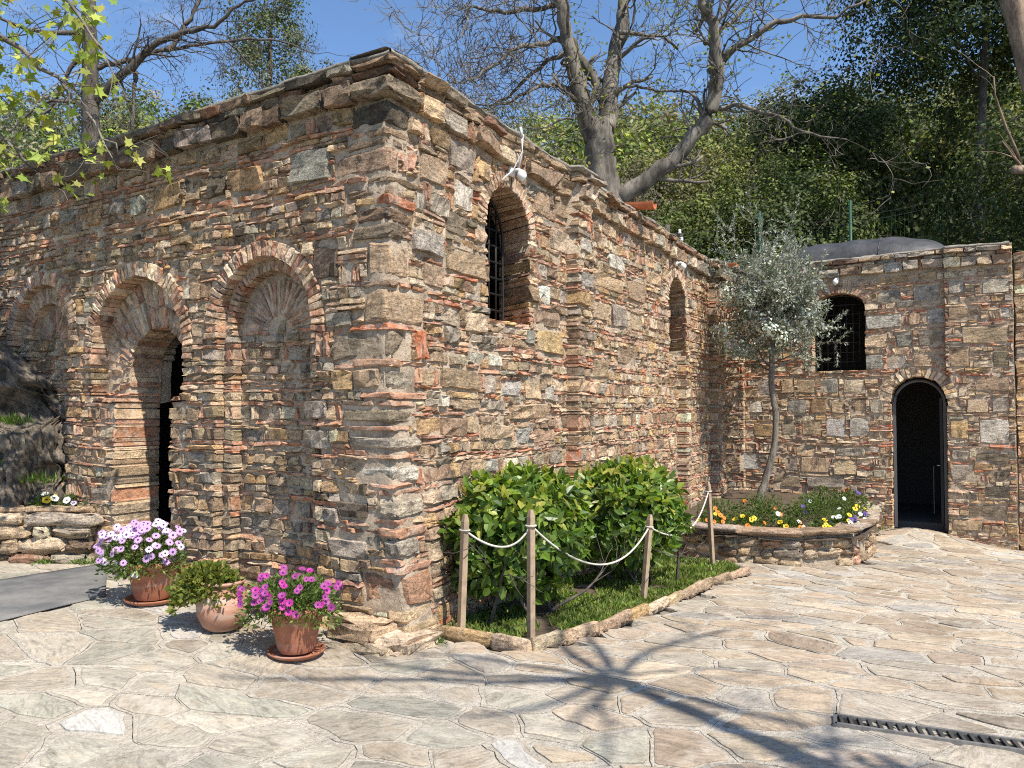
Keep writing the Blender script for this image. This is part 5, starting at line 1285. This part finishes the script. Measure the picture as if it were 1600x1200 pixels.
m6 = 6; F = [(i * m6 + k, i * m6 + k + 1, (i + 1) * m6 + k + 1, (i + 1) * m6 + k) for i in range(len(dense) - 1) for k in range(m6 - 1)]
body = obj('wall', np_mesh('wall', V, F), M_MORTAR, plan)
for lv, (z0, h) in enumerate(((-.48, .14), (-.34, .13), (-.21, .12), (-.09, .12))):
    for c, t, L in along(PW, rng.uniform(.2, .3), .01):
        if rng.random() < .12: continue
        i_ = unit(cen - c); block('stone', c + i_ * .055, t, L, .12, h * rng.uniform(.8, 1.0), rng.choice(list('RTGPIRTN')), body, zc=z0 + h / 2 + rng.normal(0, .012), seg=(4, 3, 4), jit=.009, rnd=.03)
for c, t, L in along(PW[1:], .62, .012):
    i_ = unit(cen - c); block('coping_slab', c + i_ * .13, t, L * 1.06, .36, .065, rng.choice(list('GNGRG')), plan, zc=.105 + rng.normal(0, .006), seg=(6, 5, 3), jit=.006, rnd=.02)

# flower mesh kinds
def petal_mesh(name, r, npet, w, cup, cr):
    b = MB()
    for k in range(npet):
        a = 2 * math.pi * k / npet; u = Vector((math.cos(a), math.sin(a), 0)); s = Vector((-math.sin(a), math.cos(a), 0))
        b.add([u * cr * .5, u * r * .6 + s * w + UP * cup * .6, u * r + UP * cup, u * r * .6 - s * w + UP * cup * .6], [(0, 1, 2, 3)], 0)
    n = 8; b.add([(cr * math.cos(2 * math.pi * k / n), cr * math.sin(2 * math.pi * k / n), .003) for k in range(n)] + [(0, 0, .009)], [(k, (k + 1) % n, n) for k in range(n)], 1)
    return b.mesh(name)
def petal_mat(name, c1, tr=.3):
    m, nt, b, o = new_mat(name); b.inputs['Base Color'].default_value = (*c1, 1); b.inputs['Roughness'].default_value = .6
    t = N(nt, 'ShaderNodeBsdfTranslucent'); t.inputs['Color'].default_value = (*c1, 1); mx = N(nt, 'ShaderNodeMixShader', Fac=tr); nt.links.new(b.outputs['BSDF'], mx.inputs[1]); nt.links.new(t.outputs['BSDF'], mx.inputs[2]); nt.links.new(mx.outputs['Shader'], o.inputs['Surface']); return m
MP = {'lilac': petal_mat('petal_lilac', (.62, .38, .66)), 'pale': petal_mat('petal_pale', (.80, .68, .80)), 'magenta': petal_mat('petal_magenta', (.50, .03, .30)), 'purple': petal_mat('petal_purple', (.38, .05, .27)),
      'orange': petal_mat('petal_orange', (.80, .25, .02)), 'yellow': petal_mat('petal_yellow', (.80, .58, .02)), 'white': petal_mat('petal_white', (.80, .80, .76)), 'violet': petal_mat('petal_violet', (.10, .05, .28))}
MC = simple('flower_eye', (.06, .02, .12), .6); MCY = simple('flower_eye_dark', (.10, .04, .02), .6)
FM = {}
for k in ('lilac', 'pale'): FM[k] = petal_mesh('daisy', .030, 14, .0050, -.002, .007); FM[k].materials.append(MP[k]); FM[k].materials.append(MC)
for k in ('magenta', 'purple'): FM[k] = petal_mesh('daisy', .026, 13, .0050, .006, .006); FM[k].materials.append(MP[k]); FM[k].materials.append(MC)
for k in ('orange', 'yellow', 'white', 'violet'): FM[k] = petal_mesh('pansy', .036, 5, .024, .006, .007); FM[k].materials.append(MP[k]); FM[k].materials.append(MCY)
def put_flower(g, kind, p, nrm, parent, s=1.0):
    q = Vector(nrm).to_track_quat('Z', 'Y').to_euler(); o = obj('flower', FM[kind], None, parent, loc=p, rot=q); o.scale = (s,) * 3; return o
def bedding(label, x, y, z, r, h, kinds, nfl, seed, group, nl=900, cols=MID):
    g = np.random.default_rng(seed); root = tag(empty('bedding_plant'), label, 'flowering plant', group)
    d = ball(g, nl); d[:, 2] = np.abs(d[:, 2]); P = d * [r, r, h] * (g.random((nl, 1)) ** .4) + [x, y, z]
    V, F, T = leaf_quads(g, P, d + ball(g, nl) * .7, g.uniform(.03, .06, nl), g.uniform(.012, .022, nl), tints(g, nl, [(.05, .085, .02), (.08, .12, .03), (.11, .15, .04)]), .1)
    obj('foliage', np_mesh('foliage', V, F, T, smooth=False), M_LEAF, root)
    for k in range(nfl):
        d = unit(g.normal(size=3) + [0, -.9, .5]); d[2] = abs(d[2]) * .8 + .1; put_flower(g, kinds[g.integers(len(kinds))], (x + d[0] * r * 1.02, y + d[1] * r * 1.02, z + d[2] * h + .02), unit(d + np.array([.1, -.7, .5])), root, g.uniform(.75, 1.15))
GB = 'flowering plants in the curved planter'
for i, (x, y, r, h, kk, nf, lb) in enumerate([(2.62, 10.0, .20, .22, ['orange', 'orange', 'yellow'], 9, 'orange flowered plant at the near left end of the curved planter'),
        (3.02, 9.85, .20, .20, ['orange', 'yellow', 'yellow'], 9, 'orange and yellow flowered plant behind the dark wooden post'),
        (3.36, 10.3, .26, .32, ['orange', 'white'], 4, 'tall leafy plant with few orange flowers left of the olive trunk'),
        (3.50, 9.72, .17, .17, ['white', 'orange', 'yellow'], 6, 'small plant with white and orange flowers below the olive trunk'),
        (4.05, 10.5, .34, .34, ['violet'], 2, 'largest leafy green plant in the curved planter'),
        (3.92, 9.75, .19, .17, ['yellow', 'yellow', 'violet'], 10, 'yellow flowered plant by the planter front'),
        (4.30, 10.05, .20, .18, ['white', 'yellow', 'violet'], 10, 'mixed white, yellow and violet pansies on the planter bend'),
        (4.68, 10.6, .22, .22, ['violet', 'white', 'yellow'], 9, 'violet and white pansies at the door end of the planter'),
        (4.62, 11.3, .34, .34, ['white'], 1, 'dark green leafy plant nearest the annex wall'),
        (3.55, 10.9, .40, .30, ['orange'], 2, 'broad leafy plant around the foot of the olive trunk'), (2.85, 10.6, .34, .28, ['orange'], 2, 'leafy plant against the chapel side of the planter'),
        (4.35, 11.0, .34, .30, ['white', 'violet'], 3, 'leafy plant in the middle of the curved planter'), (5.05, 11.5, .28, .26, ['violet'], 2, 'low leafy plant at the very end of the planter by the door')]):
    bedding(lb, x, y, soil_z(x, y) + .02, r, h, kk, nf, 70 + i, GB)

# ---------------------------------------------------------------- terracotta pots
def pot(label, x, y, prof, saucer, mat, seed, crown, cols, flowers, leaf=(.03, .055, .010, .018), nl=2200, drape=.25, soft=M_LEAF):
    g = np.random.default_rng(seed); z = float(gz(x, y)); root = tag(empty('flower_pot'), label, 'flower pot', 'terracotta pots by the chapel corner')
    b = MB(); z0 = z + (.03 if saucer else .012); b.lathe(prof, 40, (x, y, z0)); b.add([(x + (prof[0][0]) * math.cos(2 * math.pi * k / 40), y + prof[0][0] * math.sin(2 * math.pi * k / 40), z0 + prof[0][1]) for k in range(40)], [tuple(range(39, -1, -1))]); obj('pot', b.mesh('pot', True), mat, root)
    rt = prof[-1][0]; ht = prof[-1][1]; s_ = MB(); s_.add([(x + rt * .98 * math.cos(2 * math.pi * k / 24), y + rt * .98 * math.sin(2 * math.pi * k / 24), z0 + ht - .015) for k in range(24)], [tuple(range(24))]); obj('soil', s_.mesh('soil'), M_SOIL, root)
    if saucer:
        b = MB(); b.lathe([(0.0, .012), (saucer - .05, .012), (saucer - .012, .02), (saucer - .004, .038), (saucer + .008, .040), (saucer + .006, .028), (saucer - .03, .002), (0, .002)], 40, (x, y, z)); obj('saucer', b.mesh('saucer', True), mat, root)
    (ox, oy, oz), rad = crown; cc = np.array((x + ox, y + oy, z0 + ht + oz)); d = ball(g, nl); lump = np.array([1 + .3 * nz(*(v * 2.2 + seed)) for v in d])[:, None]
    P = d * np.array(rad) * lump * (g.random((nl, 1)) ** .35); dr = np.hypot(P[:, 0], P[:, 1]) / rad[0]; P[:, 2] -= drape * np.maximum(0, dr - .55) * (g.random(nl)); P = P + cc
    P[:, 2] = np.maximum(P[:, 2], z + .04)
    V, F, T = leaf_quads(g, P, d + ball(g, nl) * .8 + [0, 0, .2], g.uniform(leaf[0], leaf[1], nl), g.uniform(leaf[2], leaf[3], nl), tints(g, nl, cols), .12)
    obj('foliage', np_mesh('foliage', V, F, T, smooth=False), soft, root)
    kinds, nf, rise = flowers
    for k in range(nf):
        dd = unit(g.normal(size=3) + [-.15, -.55, .55]); lum = 1.02 + .12 * g.random(); p = cc + dd * np.array(rad) * lum + [0, 0, rise * g.random()]
        put_flower(g, kinds[g.integers(len(kinds))], p, unit(dd * .6 + np.array([.15, -.65, .5]) + g.normal(size=3) * .25), root, g.uniform(.8, 1.15))
    return root
BOWL = [(.115, 0), (.13, .03), (.155, .14), (.178, .22), (.188, .225), (.196, .25), (.196, .275), (.184, .28), (.176, .27)]
SG = [(.08, .13, .03), (.12, .18, .04), (.06, .10, .025), (.17, .21, .06)]
pot('terracotta pot of lilac daisies on a saucer, next to the doorway', -2.70, 5.82, BOWL, .19, M_TERRA, 81, ((-.05, -.05, .07), (.30, .25, .17)), SG, (['lilac', 'lilac', 'pale'], 120, .08), nl=3000, drape=.3)
URN = [(.095, 0), (.13, .03), (.168, .11), (.172, .17), (.15, .25), (.125, .285), (.13, .30), (.145, .312), (.145, .325), (.128, .328)]
pot('rounded weathered terracotta urn with trailing yellow green leaves, the middle pot', -1.97, 5.28, URN, 0, M_TERRA2, 82, ((-.10, -.03, -.01), (.23, .18, .12)), [(.13, .16, .03), (.18, .20, .04), (.09, .12, .025), (.22, .21, .05)], (['pale'], 0, 0), (.03, .05, .022, .036), 2300, .55)
pot('terracotta pot of magenta daisies on a saucer, nearest the camera', -1.38, 4.97, [(p * .93, q * 1.02) for p, q in BOWL], .175, M_TERRA, 83, ((-.03, -.02, .06), (.31, .24, .13)), SG, (['magenta', 'purple', 'purple'], 62, .05), nl=2800, drape=.4)
b = MB(); b.lathe([(.07, 0), (.11, .16), (.125, .17), (.13, .20), (.115, .2)], 28, (-2.52, 6.12, float(gz(-2.52, 6.12)))); ep = obj('flower_pot', b.mesh('flower_pot', True), M_TERRA); tag(ep, 'small plain terracotta pot tucked behind the lilac daisies', 'flower pot')

# ---------------------------------------------------------------- low wall on the left with slabs and flowers
low = tag(empty('low_stone_wall'), 'low dry stone wall with thick slab top at the left of the doorway', 'wall')
b = MB(); b.box((-5.3, 7.42, .28), (1.46, .36, .34)); lb_ = obj('core', b.mesh('core'), M_MORTAR, low)
rl = np.random.default_rng(91)
for z0, h in ((.06, .13), (.19, .10), (.29, .14), (.43, .12)):
    x = -3.80
    while x > -6.5:
        L = rng.uniform(.16, .44); block('stone', np.array((x - L / 2, 7.04 + rng.normal(0, .012))), np.array((1.0, 0)), L - .012, .16, h * rng.uniform(.75, 1), rng.choice(list('TRGPRNI')), lb_, zc=z0 + h / 2, seg=(4, 3, 4), jit=.012, rnd=.03); x -= L
for y_ in (7.16, 7.3): block('stone', np.array((-3.80, y_)), np.array((0, 1.0)), .15, .14, .4, rng.choice(list('TPR')), lb_, zc=.33, seg=(4, 3, 4), jit=.012, rnd=.03)
for x0, x1, k in ((-3.72, -4.42, 'G'), (-4.43, -5.25, 'P'), (-5.26, -6.4, 'G')): block('slab', np.array(((x0 + x1) / 2, 7.14)), np.array((1.0, .0)), abs(x1 - x0), .36, .10, k, low, zc=.60, seg=(7, 5, 4), jit=.008, rnd=.03)
for x0, x1, k in ((-3.85, -4.5, 'T'), (-4.51, -5.4, 'T'), (-5.41, -6.4, 'P')): block('slab', np.array(((x0 + x1) / 2, 7.20)), np.array((1.0, .0)), abs(x1 - x0), .20, .055, k, low, zc=.675, seg=(6, 4, 3), jit=.006, rnd=.02)
b = MB(); b.box((-5.1, 7.55, .62), (1.3, .25, .06)); obj('soil', b.mesh('soil'), M_SOIL, low)
for i, (x, kk, nf, lb) in enumerate([(-4.92, ['white', 'violet', 'yellow'], 6, 'white and violet pansies at the far left on the low wall'), (-4.42, ['yellow', 'yellow', 'white'], 6, 'yellow pansies in front of the hollow trunk'), (-4.14, ['white', 'pale'], 5, 'white pansies between the hollow trunk and the doorway'), (-3.93, ['violet'], 1, 'small green weed at the end of the low wall')]):
    bedding(lb, x, 7.30, .69, .11, .10 if i < 3 else .2, kk, nf, 95 + i, 'flowering plants on the low wall', 260)
# weeds along the foot of the low wall
g = np.random.default_rng(98); Pw = []
for cx_, cy_ in ((-4.75, 6.9), (-4.2, 6.92), (-3.9, 6.95), (-5.2, 6.9), (-3.7, 7.0), (-.55, 5.3), (2.3, 8.35), (5.75, 12.2), (-.9, 5.2)): n = 60; Pw.append(np.column_stack([cx_ + g.normal(0, .06, n), cy_ + g.normal(0, .025, n), np.zeros(n)]))
Pw = np.vstack(Pw); Pw[:, 2] = gz(Pw[:, 0], Pw[:, 1]); n = len(Pw)
V, F, T = leaf_quads(g, Pw, np.tile([0, -.2, 1.0], (n, 1)) + ball(g, n) * .7, g.uniform(.03, .09, n), g.uniform(.008, .02, n), tints(g, n, [(.08, .14, .03), (.13, .19, .04)]))
tag(obj('weeds', np_mesh('weeds', V, F, T, smooth=False), M_LEAF), 'small weeds growing at the foot of the walls', 'weeds', kind='stuff')

# ---------------------------------------------------------------- lamps, cables, spouts, pole, fence, sign
def WP(O, a, n, s, d, z): return Vector((O[0] + a[0] * s + n[0] * d, O[1] + a[1] * s + n[1] * d, z))
for O, a, n, s, z, lb in ((C0, A2, N2, 1.72, 3.68, 'white globe lamp above the nearest arched window'), (C0, A2, N2, 6.72, 3.69, 'white globe lamp above the second side window'), (D0, A3, N3, 1.93, 3.70, 'white globe lamp above the annex window')):
    root = tag(empty('wall_lamp'), lb, 'lamp', 'globe lamps on the walls'); p = WP(O, a, n, s, .14, z); b = MB()
    b.lathe([(.0, -.055), (.02, -.043), (.037, -.026), (.045, 0), (.039, .025), (.024, .043), (0, .046)], 20, p); obj('globe', b.mesh('globe', True), M_WHITE, root)
    b = MB(); b.tube([WP(O, a, n, s, -.02, z + .05), WP(O, a, n, s, .10, z + .06), p + Vector((0, 0, .04))], .016, 8); b.box(WP(O, a, n, s, .035, z + .05), (.035, .02, .04), ax=(v3(a), v3(n), UP)); obj('bracket', b.mesh('bracket', True), M_WHITE, root)
root = tag(empty('power_cable'), 'white cable along the chapel coping dropping to the nearest lamp', 'cable')
b = MB(); b.tube([WP(C0, A2, N2, s, -.02 + .012 * math.sin(s * 5), 4.13 + .012 * math.sin(s * 3.1)) for s in np.linspace(-.05, 4.9, 60)], .007, 6); obj('cable', b.mesh('cable', True), M_CABLE, root)
b = MB(); b.tube([WP(C0, A2, N2, 1.70, .14, 4.11), WP(C0, A2, N2, 1.70, .15, 4.02)], .013, 8); b.tube([WP(C0, A2, N2, 1.70, .14, 4.10), WP(C0, A2, N2, 1.71, .15, 3.9), WP(C0, A2, N2, 1.67, .08, 3.72), WP(C0, A2, N2, 1.60, .05, 3.66), WP(C0, A2, N2, 1.52, .05, 3.60)], .008, 6); b.tube([WP(C0, A2, N2, 1.72, .15, 4.05), WP(C0, A2, N2, 1.73, .13, 3.86), WP(C0, A2, N2, 1.72, .10, 3.73)], .010, 6); obj('conduit', b.mesh('conduit', True), M_CABLE, root)
for s, lb in ((4.85, 'orange tile rain spout on the coping behind the pilaster'), (9.35, 'small orange tile rain spout in the inner corner')):
    V = []; nn_ = 10
    for t in (0, 1):
        for rr_ in (.085, .068):
            for k in range(nn_ + 1):
                an = math.pi * k / nn_; p = WP(C0, A2, N2, s + rr_ * math.cos(an), -.15 + .48 * t, 4.20 - rr_ * math.sin(an) * 1.0 - .04 * t); V.append(p)
    q = nn_ + 1; F = []
    for k in range(nn_): F += [(k, k + 1, 2 * q + k + 1, 2 * q + k), (q + k + 1, q + k, 3 * q + k, 3 * q + k + 1), (2 * q + k, 2 * q + k + 1, 3 * q + k + 1, 3 * q + k)]
    F += [(0, q, 3 * q, 2 * q), (nn_, 2 * q + nn_, 3 * q + nn_, q + nn_)]
    tag(obj('rain_spout', np_mesh('rain_spout', V, F, smooth=False), simple('orange_tile', (.48, .15, .06), .7, 0, 12, .2, .1)), lb, 'roof tile', 'rain spouts')
pole = tag(empty('insulator_pole'), 'short wooden pole with cross arm and white insulators behind the chapel', 'pole')
b = MB(); b.tube([(3.1, 15.2, -.4), (3.1, 15.2, 5.28)], .045, 10); obj('post', b.mesh('post', True), M_DARKBARK, pole)
b = MB(); b.box((3.12, 15.15, 5.06), (.27, .03, .03)); obj('cross_arm', b.mesh('cross_arm'), M_DARKBARK, pole)
for x, z in ((2.92, 5.06), (3.32, 5.08), (2.98, 4.93), (3.36, 4.93)):
    b = MB(); b.lathe([(0, -.04), (.03, -.035), (.032, -.01), (.022, 0), (.03, .012), (.026, .04), (0, .045)], 12, (x, 15.10, z + .04)); obj('insulator', b.mesh('insulator', True), M_WHITE, pole)
b = MB()
for z, y2 in ((5.10, 17.3), (4.97, 17.3)): b.tube([Vector((3.3, 15.1, z)) + (Vector((9.5, y2, z + 1.2)) - Vector((3.3, 15.1, z))) * t - Vector((0, 0, .5 * t * (1 - t))) for t in np.linspace(0, 1, 14)], .004, 4)
tag(obj('overhead_wire', b.mesh('overhead_wire', True), M_IRON), 'two thin wires running right from the insulator pole', 'wire')
fen = tag(empty('mesh_fence'), 'green wire mesh fence with round posts behind the annex roof', 'fence')
for x, zt in ((3.22, 5.5), (5.75, 6.2), (7.86, 6.45)): b = MB(); zb = hz(x, 17.7); b.tube([(x, 17.7, zb - .2), (x, 17.7, zt)], .035, 8); obj('post', b.mesh('post', True), M_GREENP, fen)
b = MB()
for k in range(70):
    x = 3.22 + k * .1; b.tube([(x, 17.72, 3.4), (x, 17.72, 4.9 + .22 * (x - 3.2))], .002, 3, cap=False)
for k in range(17): b.tube([(3.22, 17.72, 3.4 + k * .1), (10.2, 17.72, 3.4 + k * .1 + .35 * k / 22)], .002, 3, cap=False)
wm_ = obj('wire_mesh', b.mesh('wire_mesh'), M_GREENP, fen); wm_['kind'] = 'stuff'
# notice on the open door of the chapel
sg = tag(empty('door_notice'), 'small white notice with dark pictograms on the open chapel door', 'sign')
e_ = W1P(2.60, .30, 1.52); u_ = v3(A1); b = MB(); b.box(e_, (.055, .006, .13), ax=(u_, v3(N1), UP)); obj('plate', b.mesh('plate'), M_WHITE, sg)
b = MB()
for k in (-1, 0, 1): b.lathe([(0, .001), (.026, .001)], 12, (0, 0, 0)); 
b = MB()
for k in (-1, 0, 1):
    c_ = e_ + v3(N1) * .0085 + UP * (.078 * k); n = 14; V = [c_ + u_ * (q * math.cos(6.2832 * i / n)) + UP * (q * math.sin(6.2832 * i / n)) for q in (.030, .021) for i in range(n)]; b.add(V, [(i, (i + 1) % n, n + (i + 1) % n, n + i) for i in range(n)])
    b.box(c_, (.006, .001, .014), ax=(u_, v3(N1), UP)); b.box(c_, (.024, .001, .004), ax=((u_ + UP).normalized(), v3(N1), (UP - u_).normalized()))
obj('pictograms', b.mesh('pictograms'), M_BLACK, sg)
b = MB(); b.box(W1P(2.545, .30, 1.83), (.018, .01, .22), ax=(u_, v3(N1), UP)); obj('edge_plate', b.mesh('edge_plate'), simple('steel_edge', (.5, .5, .48), .4, .6), dl)
